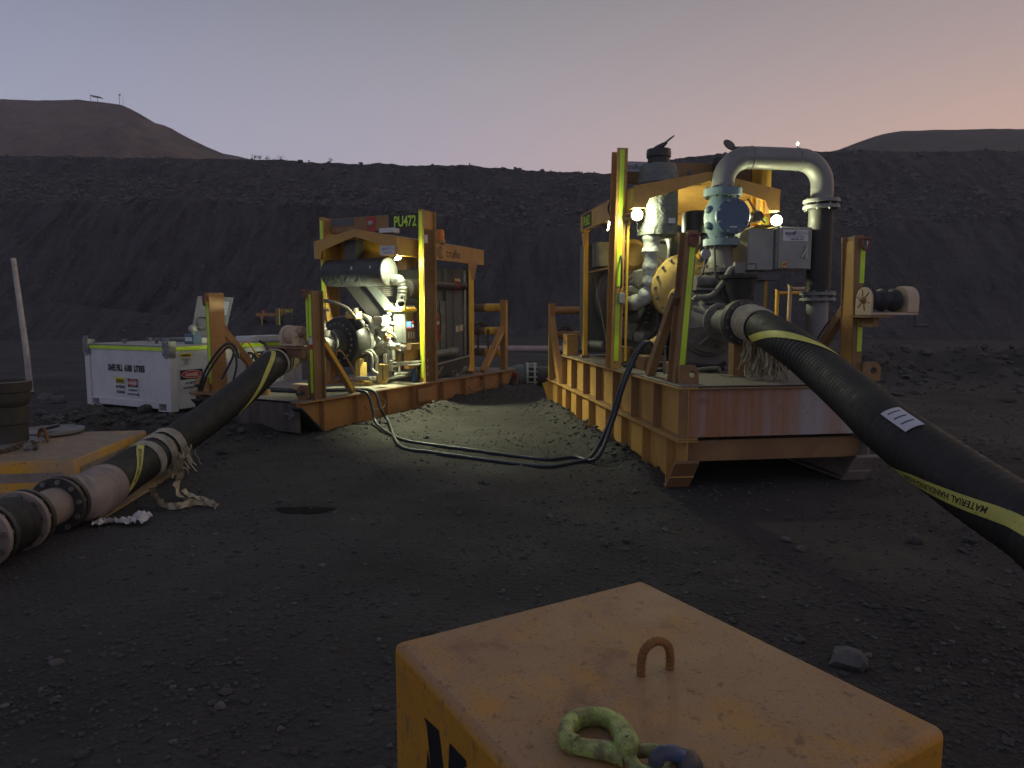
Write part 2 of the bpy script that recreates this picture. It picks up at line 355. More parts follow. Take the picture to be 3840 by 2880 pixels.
def text(s, size, m, parent, o, right, up, xs=1., bold=0., align='CENTER', name='lettering', wrap=None):
    """flat lettering: o is the middle of its base line, right/up the directions on the surface"""
    cu = bpy.data.curves.new('t', 'FONT'); cu.body = s; cu.size = size; cu.align_x = align; cu.offset = bold; cu.resolution_u = 3
    t = bpy.data.objects.new('t', cu); me = bpy.data.meshes.new_from_object(t); bpy.data.objects.remove(t)
    right = Vector(right).normalized(); up = Vector(up); up = (up - right * up.dot(right)).normalized(); o = Vector(o)
    for v in me.vertices:
        v.co = wrap(v.co.x * xs, v.co.y) if wrap else o + right * v.co.x * xs + up * v.co.y
    me.materials.clear(); return link(name, me, M[m], parent)
def gear(parent, o, right, up, r, m='ink'):
    right, up = Vector(right).normalized(), Vector(up).normalized(); o = Vector(o); mb = MB()
    for k in range(9):
        a = math.pi * .3 + 2 * math.pi * k / 9 * .8
        for rr, w in ((r, r * .20), (r * .66, r * .13)):
            c = o + (right * math.cos(a) + up * math.sin(a)) * rr
            mb.add([c + (right * math.cos(a + t) + up * math.sin(a + t)) * w for t in (0, 1.57, 3.14, 4.71)], [(0, 1, 2, 3)])
    n = 14; vs = [o + (right * math.cos(2 * math.pi * k / n) + up * math.sin(2 * math.pi * k / n)) * q for q in (r * .28, r * .42) for k in range(n)]
    mb.add(vs, [(k, (k + 1) % n, n + (k + 1) % n, n + k) for k in range(n)])
    return obj('emblem', mb, m, parent)
def ibeam_y(mb, xc, y0, y1, z0, z1, fw=.2, tf=.018, tw=.014):
    mb.box((xc - fw / 2, y0, z1 - tf), (xc + fw / 2, y1, z1)); mb.box((xc - fw / 2, y0, z0), (xc + fw / 2, y1, z0 + tf))
    return mb.box((xc - tw / 2, y0 + .002, z0 + tf), (xc + tw / 2, y1 - .002, z1 - tf))
def post_i(x0, x1, y0, y1, z0, z1, lean=0., t=.012):
    """upright I section: flanges face along y, web between"""
    mb = MB(); sh = Matrix.Identity(4); sh[0][2] = lean / (z1 - z0); sh[0][3] = -lean * z0 / (z1 - z0)
    mb.box((x0, y0, z0), (x1, y0 + t, z1), sh); mb.box((x0, y1 - t, z0), (x1, y1, z1), sh)
    xm = (x0 + x1) / 2; mb.box((xm - t / 2, y0 + t, z0), (xm + t / 2, y1 - t, z1 - .004), sh); return mb
def spot(parent, name, o, aim, watts, size=150, rad_=.05, blend=.6):
    l = bpy.data.lights.new(name, 'SPOT'); l.energy = watts; l.spot_size = rad(size); l.spot_blend = blend; l.shadow_soft_size = rad_; l.color = LAMPCOL
    x = bpy.data.objects.new(name, l); col.objects.link(x); x.parent = parent; x.location = o
    x.rotation_euler = (Vector(o) - Vector(aim)).to_track_quat('Z', 'Y').to_euler(); return x
def work_lamp(parent, o, d, watts, size=150, r=.062, point=False, spill=0):
    """round work lamp: housing, rim, lit lens; o = lens centre, d = direction it shines"""
    o, d = Vector(o), Vector(d).normalized()
    hd = obj('work_lamp', MB().lathem(o - d * .10, o + d * .004, [(0, r * .5), (.02, r * .8), (.06, r * 1.05), (.094, r * 1.12), (.104, r * 1.12)], 24), 'black', parent)
    obj('lens', MB().lathem(o + d * .004, o + d * .012, [(0, r), (.008, r * .9)], 24), 'lamp', hd)
    up = Vector((0, 0, 1)); sd_ = d.cross(up).normalized()
    obj('bracket', MB().bar(o - d * .05 - up * (r + .02), o - d * .05 + up * (r + .05), .04, .012), 'dsteel', hd)
    l_ = spot(hd, 'lamp_light', o + d * (.045 if point else .03), o + d * 2, watts, size)
    if point: l_.data.type = 'POINT'; l_.data.energy = watts
    if spill: q_ = spot(hd, 'lamp_light', o + d * .05, o + d * 2, spill, 150); q_.data.type = 'POINT'; q_.data.energy = spill
    return hd
# ------------------------------------------------------------------ ground
def fbm(x, y, z=0., oct=4): return noise.fractal(Vector((x, y, z)), .9, 2.1, oct)
def sstep(a, b, x):
    t = min(max((x - a) / (b - a), 0), 1); return t * t * (3 - 2 * t)
def gz(x, y):
    z = .018 * fbm(x * .9, y * .9, 1.) + .007 * fbm(x * 5, y * 5, 3., 3)
    r = FR.local((x, y, 0)); l = FL.local((x, y, 0))
    if -1.5 < r.x < 1 and -.2 < r.y < 7.2:
        n = .5 + .5 * fbm(x * 3.1, y * 3.1, 9.)
        z += (.07 + .13 * n) * math.exp(-((r.x + .04) / .20) ** 2) * sstep(.25, .7, r.y) * (1 - sstep(6.3, 6.9, r.y))
    if 1.2 < l.x < 3.6 and -.2 < l.y < 8:
        n = .5 + .5 * fbm(x * 2.7, y * 2.7, 5.)
        z += (.05 + .22 * n * sstep(.6, 4.5, l.y)) * math.exp(-((l.x - 2.32) / .24) ** 2) * sstep(.3, .9, l.y) * (1 - sstep(6.6, 7.4, l.y))
    # rubble windrow beyond the right-hand machine
    d = y - (18.2 + .6 * fbm(x * .3, 0, 2.)); rg = math.exp(-(d / 1.5) ** 2) * sstep(6.0, 9.0, x)
    if rg > .01: z += rg * (.62 + .3 * fbm(x * .7, y * .7, 4.)) + rg * .12 * fbm(x * 3, y * 3, 2.)
    # heap of broken rock in front of the tank
    d = math.hypot((x + 5.6) / 1.25, (y - 9.0) / .8); h = math.exp(-d * d)
    if h > .01: z += h * (.36 + .22 * fbm(x * 2.4, y * 2.4, 7.))
    d = math.hypot((x + 4.1) / .9, (y - 9.6) / .55); h = math.exp(-d * d)
    if h > .01: z += h * (.12 + .1 * fbm(x * 2.4, y * 2.4, 8.))
    if y > 20: z += .10 * fbm(x * .15, y * .15, 6.) * sstep(20, 32, y)
    return z
def axis(segs):
    a = [segs[0][0]]
    for lo, hi, st in segs:
        n = max(1, int(round((hi - lo) / st)))
        a += [lo + (hi - lo) * (i + 1) / n for i in range(n)]
    return a
xs = axis([(-320, -60, 26), (-60, -20, 2.5), (-20, -8, .4), (-8, 8, .075), (8, 20, .3), (20, 60, 2.5), (60, 320, 26)])
ys = axis([(-60, -4, 8), (-4, .5, .4), (.5, 12, .075), (12, 24, .25), (24, 60, 1.2), (60, 420, 30)])
V = [(x, y, gz(x, y)) for y in ys for x in xs]; nx = len(xs)
Fc = [(j * nx + i, j * nx + i + 1, (j + 1) * nx + i + 1, (j + 1) * nx + i) for j in range(len(ys) - 1) for i in range(nx - 1)]
me = bpy.data.meshes.new('ground'); me.from_pydata(V, [], Fc); me.polygons.foreach_set('use_smooth', [True] * len(Fc))
M['ground'] = mat('dark_pit_floor', (.030, .027, .0255), .85, dirt=(.066, .060, .056), damt=.95, dscale=.5, speck=(.085, .08, .076), samt=.5, sscale=38, bump=1., bscale=30, bdist=.03, spec=.25)
struct(link('ground', me, M['ground']))

M['bank'] = mat('dark_spoil', (.045, .042, .045), .9, dirt=(.10, .092, .092), damt=.9, dscale=.55, speck=(.15, .135, .13), samt=.7, sscale=5.5, bump=1., bscale=4, bdist=.4, spec=.12, stretch=(2.6, .5, .45))
M['hill'] = mat('brown_spoil_hill', (.20, .15, .122), .9, dirt=(.10, .080, .072), damt=.95, dscale=.11, speck=(.27, .22, .18), samt=.75, sscale=.9, bump=1., bscale=2, bdist=.5, spec=.15)
M['ridge'] = mat('backlit_spoil_ridge', (.07, .062, .062), .9, dirt=(.045, .041, .042), damt=.9, dscale=.07, speck=(.08, .07, .065), samt=.4, sscale=1.4, bump=1., bscale=2, bdist=.5, spec=.15)  # backlit ridge: its shade is put into this darker colour
M['stone'] = mat('grey_stones', (.060, .056, .054), .85, dirt=(.05, .045, .042), damt=.8, dscale=9, bump=.4, bscale=80)
M['bankstone'] = mat('bank_rock', (.125, .115, .112), .85, dirt=(.06, .055, .054), damt=.9, dscale=3, bump=.4, bscale=20)
M['stone2'] = mat('pale_stones', (.115, .106, .10), .85, dirt=(.09, .08, .075), damt=.8, dscale=14, bump=.4, bscale=80)
def lerp(tab, u):
    return float(np.interp(u, [a for a, b in tab], [b for a, b in tab]))
CREST = [(-3500, 560), (-800, 575), (0, 580), (500, 592), (960, 598), (1200, 608), (1700, 620), (2280, 648), (2400, 622), (2530, 590), (2700, 574), (2980, 568), (3400, 566), (3840, 562), (7500, 560)]
BREAK = [(-3500, 770), (0, 765), (700, 748), (1300, 780), (2000, 850), (3000, 860), (3840, 800), (7500, 790)]
BERM = [(-3500, 1105), (0, 1122), (350, 1150), (720, 1190), (1300, 1215), (2000, 1236), (2700, 1215), (3400, 1150), (3840, 1085), (7500, 1070)]
def bank_grid(prof, u0, u1, nu, amp, name, m, seed, dist):
    """prof(u) -> list of (y, z) from foot to top; rows subdivided, then roughened"""
    us = [u0 + (u1 - u0) * i / (nu - 1) for i in range(nu)]; V = []; rows = None
    for u in us:
        p = prof(u); line = []
        for k in range(len(p) - 1):
            n = p[k][2]
            for j in range(n): t = j / n; line.append((p[k][0] + (p[k + 1][0] - p[k][0]) * t, p[k][1] + (p[k + 1][1] - p[k][1]) * t, k))
        line.append((p[-1][0], p[-1][1], len(p) - 1)); rows = len(line)
        for y, z, k in line:
            x = (u - 1920) / F * y
            a = amp[min(k, len(amp) - 1)]
            n1 = fbm(x * dist + z * dist * .6, y * dist, z * dist + seed, 5)
            n2 = fbm(x * dist * 5 - z * dist * 2.2, seed, z * dist * .35, 4)      # run-off grooves down the face
            n3 = noise.noise(Vector((x * dist * 7, y * dist * 7, z * dist * 7 + seed)))
            V.append((x + a[1] * .4 * n2, y - a[0] * n1 - a[1] * n2 - a[2] * n3, z + .35 * a[0] * n1 + a[2] * .5 * n3))
    Fc = [(i * rows + j, (i + 1) * rows + j, (i + 1) * rows + j + 1, i * rows + j + 1) for i in range(nu - 1) for j in range(rows - 1)]
    me = bpy.data.meshes.new(name); me.from_pydata(V, [], Fc); me.polygons.foreach_set('use_smooth', [True] * len(Fc))
    return struct(link(name, me, m)), np.array(V).reshape(nu, rows, 3)
def vz(v, y): return D(1920, v, y).z
def prof_bank(u):
    kb = lerp(BERM, u); zb = max(vz(kb, 46), .15)
    return [(42.5, -.1, 8), (46, zb, 6), (48.5, zb * .8, 40), (57, vz(lerp(BREAK, u), 57), 34), (69, vz(lerp(CREST, u), 69), 6), (95, vz(lerp(CREST, u), 69) - 2.5, 1)]
bank, BV = bank_grid(prof_bank, -1500, 5400, 760, [(.3, .0, .10), (.3, .05, .1), (.4, .50, .12), (.5, .12, .25), (.4, 0, .15)], 'spoil_bank', M['bank'], 3., .22)
HILL = [(-3500, 340), (-900, 362), (0, 372), (313, 377), (452, 383), (512, 392), (560, 420), (627, 463), (663, 472), (771, 532), (862, 574), (952, 592), (1100, 640), (1500, 800), (7500, 900)]
def prof_hill(u):
    z = vz(lerp(HILL, u), 170); a = min(8, z); f = lambda t: a + (z - a) * t
    return [(100, a, 14), (122, f(.38), 3), (128, f(.40), 14), (146, f(.70), 3), (151, f(.715), 12), (170, z, 6), (215, z - 4, 1)]
hill, HV = bank_grid(prof_hill, -3000, 1500, 150, [(2.2, 1.2, .7)] * 5 + [(.8, 0, .3)], 'spoil_hill', M['hill'], 11., .07)
HILL2 = [(2300, 700), (2500, 640), (2900, 600), (3100, 566), (3176, 534), (3253, 506), (3330, 491), (3450, 487), (3840, 481), (5000, 470), (7500, 470)]
def prof_hill2(u):
    z = vz(lerp(HILL2, u), 190); return [(105, min(10, z), 20), (190, z, 5), (230, z - 4, 1)]
hill2, HV2 = bank_grid(prof_hill2, 2300, 6800, 140, [(1.2, .6, .3), (.4, 0, .2)], 'ridge', M['ridge'], 23., .07)

# ------------------------------------------------------------------ loose stone
_t = (1 + 5 ** .5) / 2
ICO = np.array([(-1, _t, 0), (1, _t, 0), (-1, -_t, 0), (1, -_t, 0), (0, -1, _t), (0, 1, _t), (0, -1, -_t), (0, 1, -_t), (_t, 0, -1), (_t, 0, 1), (-_t, 0, -1), (-_t, 0, 1)]) / 1.9
ICOF = np.array([(0, 11, 5), (0, 5, 1), (0, 1, 7), (0, 7, 10), (0, 10, 11), (1, 5, 9), (5, 11, 4), (11, 10, 2), (10, 7, 6), (7, 1, 8), (3, 9, 4), (3, 4, 2), (3, 2, 6), (3, 6, 8), (3, 8, 9), (4, 9, 5), (2, 4, 11), (6, 2, 10), (8, 6, 7), (9, 8, 1)])
def stones(name, pts, sizes, m, label, cat='gravel', flat=.6):
    n = len(pts); rng = np.random
    v = np.repeat(ICO[None], n, 0) * rng.uniform(.65, 1.25, (n, 12, 1)) * rng.uniform(.6, 1.3, (n, 1, 3)) * np.array([1, 1, flat])
    a = rng.uniform(0, 6.28, n); c, s = np.cos(a), np.sin(a); x = v[:, :, 0] * c[:, None] - v[:, :, 1] * s[:, None]; y = v[:, :, 0] * s[:, None] + v[:, :, 1] * c[:, None]
    v = np.stack([x, y, v[:, :, 2]], 2) * np.array(sizes)[:, None, None] + np.array(pts)[:, None, :]
    f = (ICOF[None] + (np.arange(n) * 12)[:, None, None]).reshape(-1, 3)
    me = bpy.data.meshes.new(name); me.from_pydata(v.reshape(-1, 3).tolist(), [], f.tolist())
    o = link(name, me, m); o['kind'] = 'stuff'; tag(o, label, cat); return o
P_, S_, P2_, S2_ = [], [], [], []
def inskid(x, y):
    r = FR.local((x, y, 0)); l = FL.local((x, y, 0))
    return (.02 < r.x < 2.0 and .3 < r.y < 6.2) or (.05 < l.x < 2.1 and .4 < l.y < 6.2)
while len(P_) < 26000:
    y = 1.2 + 17 * random.random() ** 1.7; x = random.uniform(-1, 1) * (y * .78 + .4)
    if inskid(x, y): continue
    dens = .35 + .65 * sstep(-.25, .5, fbm(x * .5, y * .5, 12.) + .25 * (x > .8))
    if random.random() > dens: continue
    s = .006 + .012 * random.random() ** 3 + (.02 * random.random() if random.random() < .03 else 0)
    s *= 1 + y * .035
    (P_ if random.random() < .9 else P2_).append((x, y, gz(x, y) + s * .15)); (S_ if len(S_) < len(P_) else S2_).append(s)
stones('gravel', P_, S_, M['stone'], 'dark grey gravel strewn over the pit floor')
stones('pale_gravel', P2_, S2_, M['stone2'], 'paler stone chips strewn among the dark gravel')
P_, S_ = [], []
for _ in range(900):                                   # broken rock in the heaps
    a = random.gauss(-5.6, .95); b = random.gauss(9.0, .6); s = .02 + .07 * random.random() ** 2.5; P_.append((a, b, gz(a, b) + s * .2)); S_.append(s)
for _ in range(1500):
    a = random.uniform(6.5, 24); b = random.gauss(18, 1.6); s = .03 + .13 * random.random() ** 3; P_.append((a, b, gz(a, b) + s * .2)); S_.append(s)
for _ in range(420):                                   # clods thrown up along the beams
    if random.random() < .5: q = FR.world((random.gauss(-.1, .14), random.uniform(.6, 6.4), 0))
    else: q = FL.world((random.gauss(2.4, .16), random.uniform(.7, 6.6), 0))
    s = .012 + .03 * random.random() ** 2; P_.append((q.x, q.y, gz(q.x, q.y) + s * .2)); S_.append(s)
stones('rubble', P_, S_, M['stone'], 'broken dark rubble heaped beside the machines', 'rubble', .7)
P_, S_ = [], []
for _ in range(15000):                                  # rock spilled down the upper face of the bank
    i = random.randrange(BV.shape[0]); j = random.choice((random.randrange(54, 90), random.randrange(54, 68), random.randrange(54, 72), random.randrange(0, 92)))
    p = BV[i, min(j, BV.shape[1] - 2)]; s = (.06 + .22 * random.random() ** 3) * (1 if j >= 52 else .6)
    P_.append(p + np.random.uniform(-.3, .3, 3) * [1, .2, .3]); S_.append(s)
stones('bank_rubble', P_, S_, M['bankstone'], 'loose rock scattered down the dark bank', 'rubble', .8)
# stones one can pick out, each its own
def rock(u, v, s, label, m='stone2', sq=(1, .8, .6), seed=0):
    p = G(u, v); p.z = gz(p.x, p.y); mb = MB(); n = 10; k = 7; rng = random.Random(seed)
    bm = bmesh.new(); bmesh.ops.create_icosphere(bm, subdivisions=2, radius=1)
    off = Vector((rng.random() * 50, rng.random() * 50, 0))
    for q in bm.verts:
        d = 1 + .55 * noise.noise(q.co * 1.1 + off) + .15 * noise.noise(q.co * 3 + off); q.co = Vector((q.co.x * sq[0], q.co.y * sq[1], q.co.z * sq[2])) * d * s
    bmesh.ops.rotate(bm, verts=bm.verts, matrix=Matrix.Rotation(rng.random() * 6, 3, 'Z'))
    me = bpy.data.meshes.new('rock'); bm.to_mesh(me); bm.free(); zmin = min(q.co.z for q in me.vertices)
    o = link('rock', me, M[m]); o.location = (p.x, p.y, p.z - zmin * .55); return tag(o, label, 'rock', 'loose rocks on the pit floor')
for k, (u, v, s, lb, m) in enumerate([
    (3185, 2490, .085, 'rounded grey boulder beside the right edge of the near yellow block', 'stone2'),
    (2062, 1940, .030, 'small pale stone in the open middle of the pit floor', 'stone2'),
    (1196, 1655, .050, 'pale stone at the toe of the farther machine', 'stone2'),
    (3004, 2066, .040, 'pale angular stone between the near block and the hose, nearer of two', 'stone2'),
    (2948, 2032, .042, 'pale angular stone between the near block and the hose, farther of two', 'stone2'),
    (2350, 2030, .032, 'flat stone left of the nearer machine toe', 'stone'),
    (3640, 2040, .05, 'dark lump of rock under the big hose', 'stone'),
    (3430, 2035, .06, 'flat grey stone under the big hose', 'stone'),
    (170, 1500, .16, 'brown boulder on the rubble heap next to the white post', 'stone2'),
    (218, 1512, .14, 'brown boulder on the rubble heap nearest the white tank', 'stone2'),
    (285, 1560, .20, 'large flat rock on the rubble heap before the white tank', 'stone'),
    (325, 1600, .09, 'pale slab of rock at the foot of the rubble heap', 'stone2'),
    (545, 1545, .13, 'low rock beneath the corner of the white tank', 'stone'),
    (2380, 1850, .035, 'pale stone chip beside the nearer machine runner', 'stone2'),
    (2960, 1950, .035, 'small grey stone in front of the nearer machine toe', 'stone'),
    (3395, 1415, .16, 'slab of rock on the windrow behind the right post', 'stone2'),
    (3470, 1420, .15, 'leaning slab of rock on the right-hand windrow', 'stone2'),
    (3680, 1330, .17, 'grey rock on the crest of the right-hand windrow', 'stone')]):
    rock(u, v, s, lb, m, seed=k)
# ------------------------------------------------------------------ nearer pump skid (right)
XR, YR, ZR = Vector((1, 0, 0)), Vector((0, 1, 0)), Vector((0, 0, 1))
def lathe_v(c, prof, n=24):                                    # upright lathe from (z, r)
    z0 = prof[0][0]; z1 = prof[-1][0]
    return MB().lathem((c[0], c[1], z0), (c[0], c[1], z1), [(z - z0, r) for z, r in prof], n)
def lathe_y(c, prof, n=32, sgn=1):                             # lathe along y from (y, r), c = (x, z)
    prof = sorted(prof, key=lambda p: p[0]); y0, y1 = prof[0][0], prof[-1][0]; mb = MB(); vs = []; fs = []
    for y, r in prof:
        for i in range(n): a = 2 * math.pi * i / n; vs.append((c[0] + math.cos(a) * r, y, c[1] + math.sin(a) * r))
    for k in range(len(prof) - 1):
        for i in range(n): j = (i + 1) % n; fs.append((k * n + i, k * n + j, k * n + n + j, k * n + n + i))
    fs.append(tuple(range(n))); fs.append(tuple(range((len(prof) - 1) * n, len(prof) * n))); return mb.add(vs, fs)
def shackle(parent, c, face, s=1., m='shackle'):
    """bow shackle hanging flat against a face; face = outward normal"""
    c = Vector(c); f = Vector(face).normalized(); r = f.cross(ZR).normalized(); up = ZR
    pts = [c + r * .045 * s + up * .06 * s, c + r * .05 * s, c + r * .035 * s - up * .05 * s, c - up * .075 * s, c - r * .035 * s - up * .05 * s, c - r * .05 * s, c - r * .045 * s + up * .06 * s]
    o = obj('shackle', MB().tube([p + f * .02 for p in pts], .016 * s, 8), m, parent)
    obj('pin', MB().cyl(c + up * .06 * s - r * .075 * s + f * .02, c + up * .06 * s + r * .075 * s + f * .02, .018 * s, n=10), m, o); return o
def winch(parent, c, flip=1, drumr=.10, body='cream', cable='cable', handle=True, turn=0.):
    """hand winch, drum along x; c = centre of the outer cheek, flip=+1 drum runs to +x"""
    x, y, z = c; f = flip
    def dshape(r, h): return [(y + r * math.cos(a), z + r * math.sin(a)) for a in [math.pi * i / 14 for i in range(15)]] + [(y - r, z - h), (y + r, z - h)]
    wn_ = obj('winch', MB().prism(dshape(.125, .12), 'x', x, x + f * .02), body, parent, .004)
    for k in range(6):
        a = math.pi * k / 3 + .3
        obj('rib', MB().bar((x - f * .003, y + math.cos(a) * .045, z + math.sin(a) * .045), (x - f * .003, y + math.cos(a) * .105, z + math.sin(a) * .105), .008, .009, (1, 0, 0)), 'brown', wn_)
    obj('hub', MB().lathem((x, y, z), (x - f * .04, y, z), [(0, .04), (.008, .038), (.010, .026), (.026, .024), (.028, .012), (.04, .011)], 20), 'brown', wn_)
    obj('drum', MB().cyl((x + f * .02, y, z), (x + f * .40, y, z), .05), body, wn_)
    pr = [(0.03 + .33 * i / 44, drumr * (.90 + .10 * abs(math.sin(i * 1.57 + .4))) + .012 * math.sin(i * .37)) for i in range(45)]
    obj('wound_cable', MB().lathem((x, y, z), (x + f * 1, y, z), pr, 24), cable, wn_)
    obj('far_cheek', MB().prism(dshape(.135, .12), 'x', x + f * .38, x + f * .50), body, wn_, .006)
    obj('bed', B((min(x, x + f * .5), y - .125, z - .145), (max(x, x + f * .5), y + .125, z - .12)), body, wn_, .004)
    if handle:
        hx = x + f * .53
        obj('crank_handle', MB().bar((hx, y, z + .02), (hx, y - .02, z + .22), .012, .02).cyl((hx, y, z), (x + f * .48, y, z), .014, n=10).bar((hx, y, z + .02), (hx + f * .03, y - .02, z - .26), .012, .02).cyl((hx + f * .02, y - .02, z - .25), (hx + f * .17, y - .02, z - .25), .013, n=10), 'dsteel', wn_)
    if turn: wn_.rotation_euler.z = turn; cc = Vector(c); wn_.location = cc - Matrix.Rotation(turn, 3, 'Z') @ cc
    return wn_
def roof(parent, x0, x1, y0, y1, zs, za, h, m='yellow', t=.012):
    """gabled cover: two top sheets, side beams, gable fascias"""
    xm = (x0 + x1) / 2
    r_ = obj('roof', MB().prism([(x0, zs), (xm, za), (x1, zs), (x1, zs - t), (xm, za - t), (x0, zs - t)], 'y', y0 + .01, y1 - .01), m, parent)
    for n, xa, xb in (('side_beam', x0, x0 + .05), ('side_beam', x1 - .05, x1)):
        obj(n, B((xa, y0 + .013, zs - h), (xb, y1 - .013, zs - t - .003)), m, r_, .004)
    e = .13
    for ya, yb in ((y0, y0 + .012), (y1 - .012, y1)):
        g = [(x0, zs), (xm, za), (x1, zs), (x1, zs - h), (x1 - e, zs - h), (x1 - e - .05, zs - h * .55), (xm, za - h * .42), (x0 + e + .05, zs - h * .55), (x0 + e, zs - h), (x0, zs - h)]
        L_ = g[:]; mb = MB()
        mb.prism([g[0], g[1], g[6], g[7], g[8], g[9]], 'y', ya, yb); mb.prism([g[1], g[2], g[3], g[4], g[5], g[6]], 'y', ya, yb)
        obj('gable_fascia', mb, m, r_)
    return r_
def flange(parent, p, q, r, m='pipe', nb=12, bm='steel', name='flange', br=.011):
    o = obj(name, MB().cyl(p, q, r, n=36), m, parent, .003)
    d = (Vector(q) - Vector(p)); bolts(o, Vector(p) - d.normalized() * .018, d, r * .86, nb, br, d.length + .036, bm); return o

RS = thing('pump_skid', 'nearer tall orange pump skid with curved discharge pipe and two lit lamps facing us', 'pump skid', (FR.o[0], FR.o[1], 0), FR.a, 'diesel pump skids')
W = 2.05; DZ = 1.0
# runners with sled toes
for k, xc in enumerate((.1, W - .1)):
    mb = MB(); mb.box((xc - .1, 0, .482), (xc + .1, 6.3, .50))
    mb.prism([(.004, .30), (.004, .48), (6.296, .48), (6.296, .30), (6.06, .02), (.24, .02)], 'x', xc - .008, xc + .008)
    mb.box((xc - .1, .24, 0), (xc + .1, 6.06, .02))
    rb = obj('runner_beam', mb, 'yellow' if k == 0 else 'greyband', RS, .003)
    obj('toe_plate', MB().prism([(0, .285), (0, .31), (.012, .312), (.255, .018), (.235, .0)], 'x', xc - .12, xc + .12), 'brown' if k == 0 else 'greyband', rb, .003)
    obj('toe_bar', MB().bar((xc - .12, .135, .130), (xc + .12, .135, .130), .02, .02), 'yellow' if k == 0 else 'greyband', rb)
    obj('end_lug', MB().bar((xc - .1, 6.36, .42), (xc - .1 + .12, 6.36, .05), .02, .12), 'yellow2', rb)
    me_ = B((-.092 if k == 0 else .01, -.006, .02), (-.01 if k == 0 else .092, .006, .48)).mesh('stiffener')
    for y in (.31, 1.02, 1.78, 2.45, 3.3, 4.04, 4.75, 5.39, 6.16): link('stiffener', me_, M['yellow'], rb, loc=(xc, y, 0))
    ub = obj('side_beam', ibeam_y(MB(), xc, 0, 5.05, .503, DZ - .004), 'yellow' if k == 0 else 'brown', RS, .003)
    me_ = B((-.092 if k == 0 else .01, -.006, .522), (-.01 if k == 0 else .092, .006, .978)).mesh('stiffener')
    for y in (.012, .7, 1.42, 2.15, 2.93, 3.62, 4.37, 5.03): link('stiffener', me_, M['yellow' if y > 1 else 'brown'], ub, loc=(xc, y, 0))
obj('front_panel', B((.118, .03, .525), (W - .118, .042, .974)), 'rustpanel', RS)
obj('panel_lip', B((.2, .0, .974), (W - .2, .05, .990)), 'brown', RS, .003)
obj('cross_beam', B((.112, .12, .275), (W - .112, .26, .478)), 'brown', RS, .004)
obj('cross_beam', B((.112, 4.6, .2), (W - .112, 4.75, .478)), 'brown', RS, .004)
obj('deck', B((.02, .06, DZ - .001), (W - .02, 5.04, DZ + .008)), 'deck', RS)
# near uprights
pl = obj('front_post', post_i(.085, .185, .33, .54, DZ + .008, 2.47, .10, .014), 'brown', RS, .002)
sh_ = Matrix.Identity(4); sh_[0][2] = .10 / 1.46; sh_[0][3] = -.10 / 1.46 * 1.008
obj('tape_strip', MB().box((.118, .326, 1.17), (.172, .3295, 2.32), sh_), 'tape', pl)
obj('foot_plate', MB().holed([(.10, 1.008), (.30, 1.008), (.30, 1.14), (.26, 1.19), (.10, 1.19)], (.235, 1.10), .032, 'y', .255, .285), 'brown', pl)
shackle(pl, (.235, .32, 2.38), (0, -1, 0), .8)
br = obj('brace', MB().bar((.125, 1.16, 1.01), (.145, .50, 1.86), .085, .085), 'brown', RS, .003)
q0, q1 = Vector((.125, 1.155, 1.03)), Vector((.145, .545, 1.82)); nrm = Vector((0, -1, -.78)).normalized()
obj('tape_strip', MB().bar(q0 + nrm * .046, q1 + nrm * .046, .05, .003, nrm), 'tape', br)
pr_ = obj('front_post', post_i(1.96, 2.06, .33, .54, DZ + .008, 2.45, -.05, .014), 'brown', RS, .002)
obj('web_cover', B((1.948, .344, 1.02), (1.958, .526, 2.40)), 'yellow', pr_)
obj('tape_strip', B((1.985, .326, 1.98), (2.035, .3295, 2.33)), 'tape', pr_)
obj('tape_strip', B((1.995, .326, 1.30), (2.045, .3295, 1.62)), 'tape', pr_)
shackle(pr_, (2.01, .32, 2.37), (0, -1, 0), .8)
obj('foot_plate', MB().holed([(2.03, 1.008), (2.22, 1.008), (2.22, 1.15), (2.17, 1.20), (2.03, 1.20)], (2.14, 1.11), .035, 'y', .255, .285), 'brown', pr_)
obj('brace', MB().bar((2.0, 1.25, 1.02), (2.0, .50, 1.78), .085, .085), 'brown', RS, .003)
obj('grab_handle', MB().tube([(2.0, 1.05, 1.30), (1.97, 1.0, 1.38), (1.97, .80, 1.58), (2.0, .74, 1.62)], .011, 8), 'dsteel', RS)
winch(RS, (1.93, .17, 1.81), 1)
obj('winch_shelf', B((1.90, .03, 1.64), (2.14, .33, 1.66)).box((2.0, .10, 1.55), (2.06, .328, 1.639)), 'brown', RS, .003)
# tall lifting posts and head beam
tp = obj('lifting_post', post_i(-.035, .095, 2.10, 2.34, DZ + .008, 3.62, .045, .016), 'yellow', RS, .002)
sh_ = Matrix.Identity(4); sh_[0][2] = .045 / 2.6; sh_[0][3] = -.045 / 2.6 * 1.008
for z0, z1 in ((1.10, 1.90), (2.0, 3.60)): obj('tape_strip', MB().box((.0, 2.0955, z0), (.055, 2.099, z1), sh_), 'tape', tp)
obj('grab_handle', MB().tube([(.07, 2.09, 1.98), (.06, 2.03, 2.02), (.06, 2.03, 2.30), (.07, 2.09, 2.36)], .012, 8), 'black', tp)
obj('conduit', MB().tube([(.135, 2.06, 1.1), (.14, 2.06, 2.4), (.15, 2.06, 2.72), (.18, 2.06, 2.76)], .016, 8), 'yellow2', tp)
obj('junction_box', B((.035, 2.02, 1.80), (.105, 2.094, 1.92)), 'grey', tp, .004)
tp2 = obj('lifting_post', post_i(1.83, 1.96, 2.10, 2.34, DZ + .008, 3.52, 0, .016), 'yellow2', RS, .002)
obj('tape_strip', B((1.865, 2.0955, 2.45), (1.925, 2.099, 2.85)), 'tape', tp2)
hb = obj('head_beam', B((.10, 2.36, 3.27), (1.90, 2.44, 3.525)), 'brown', RS, .004)
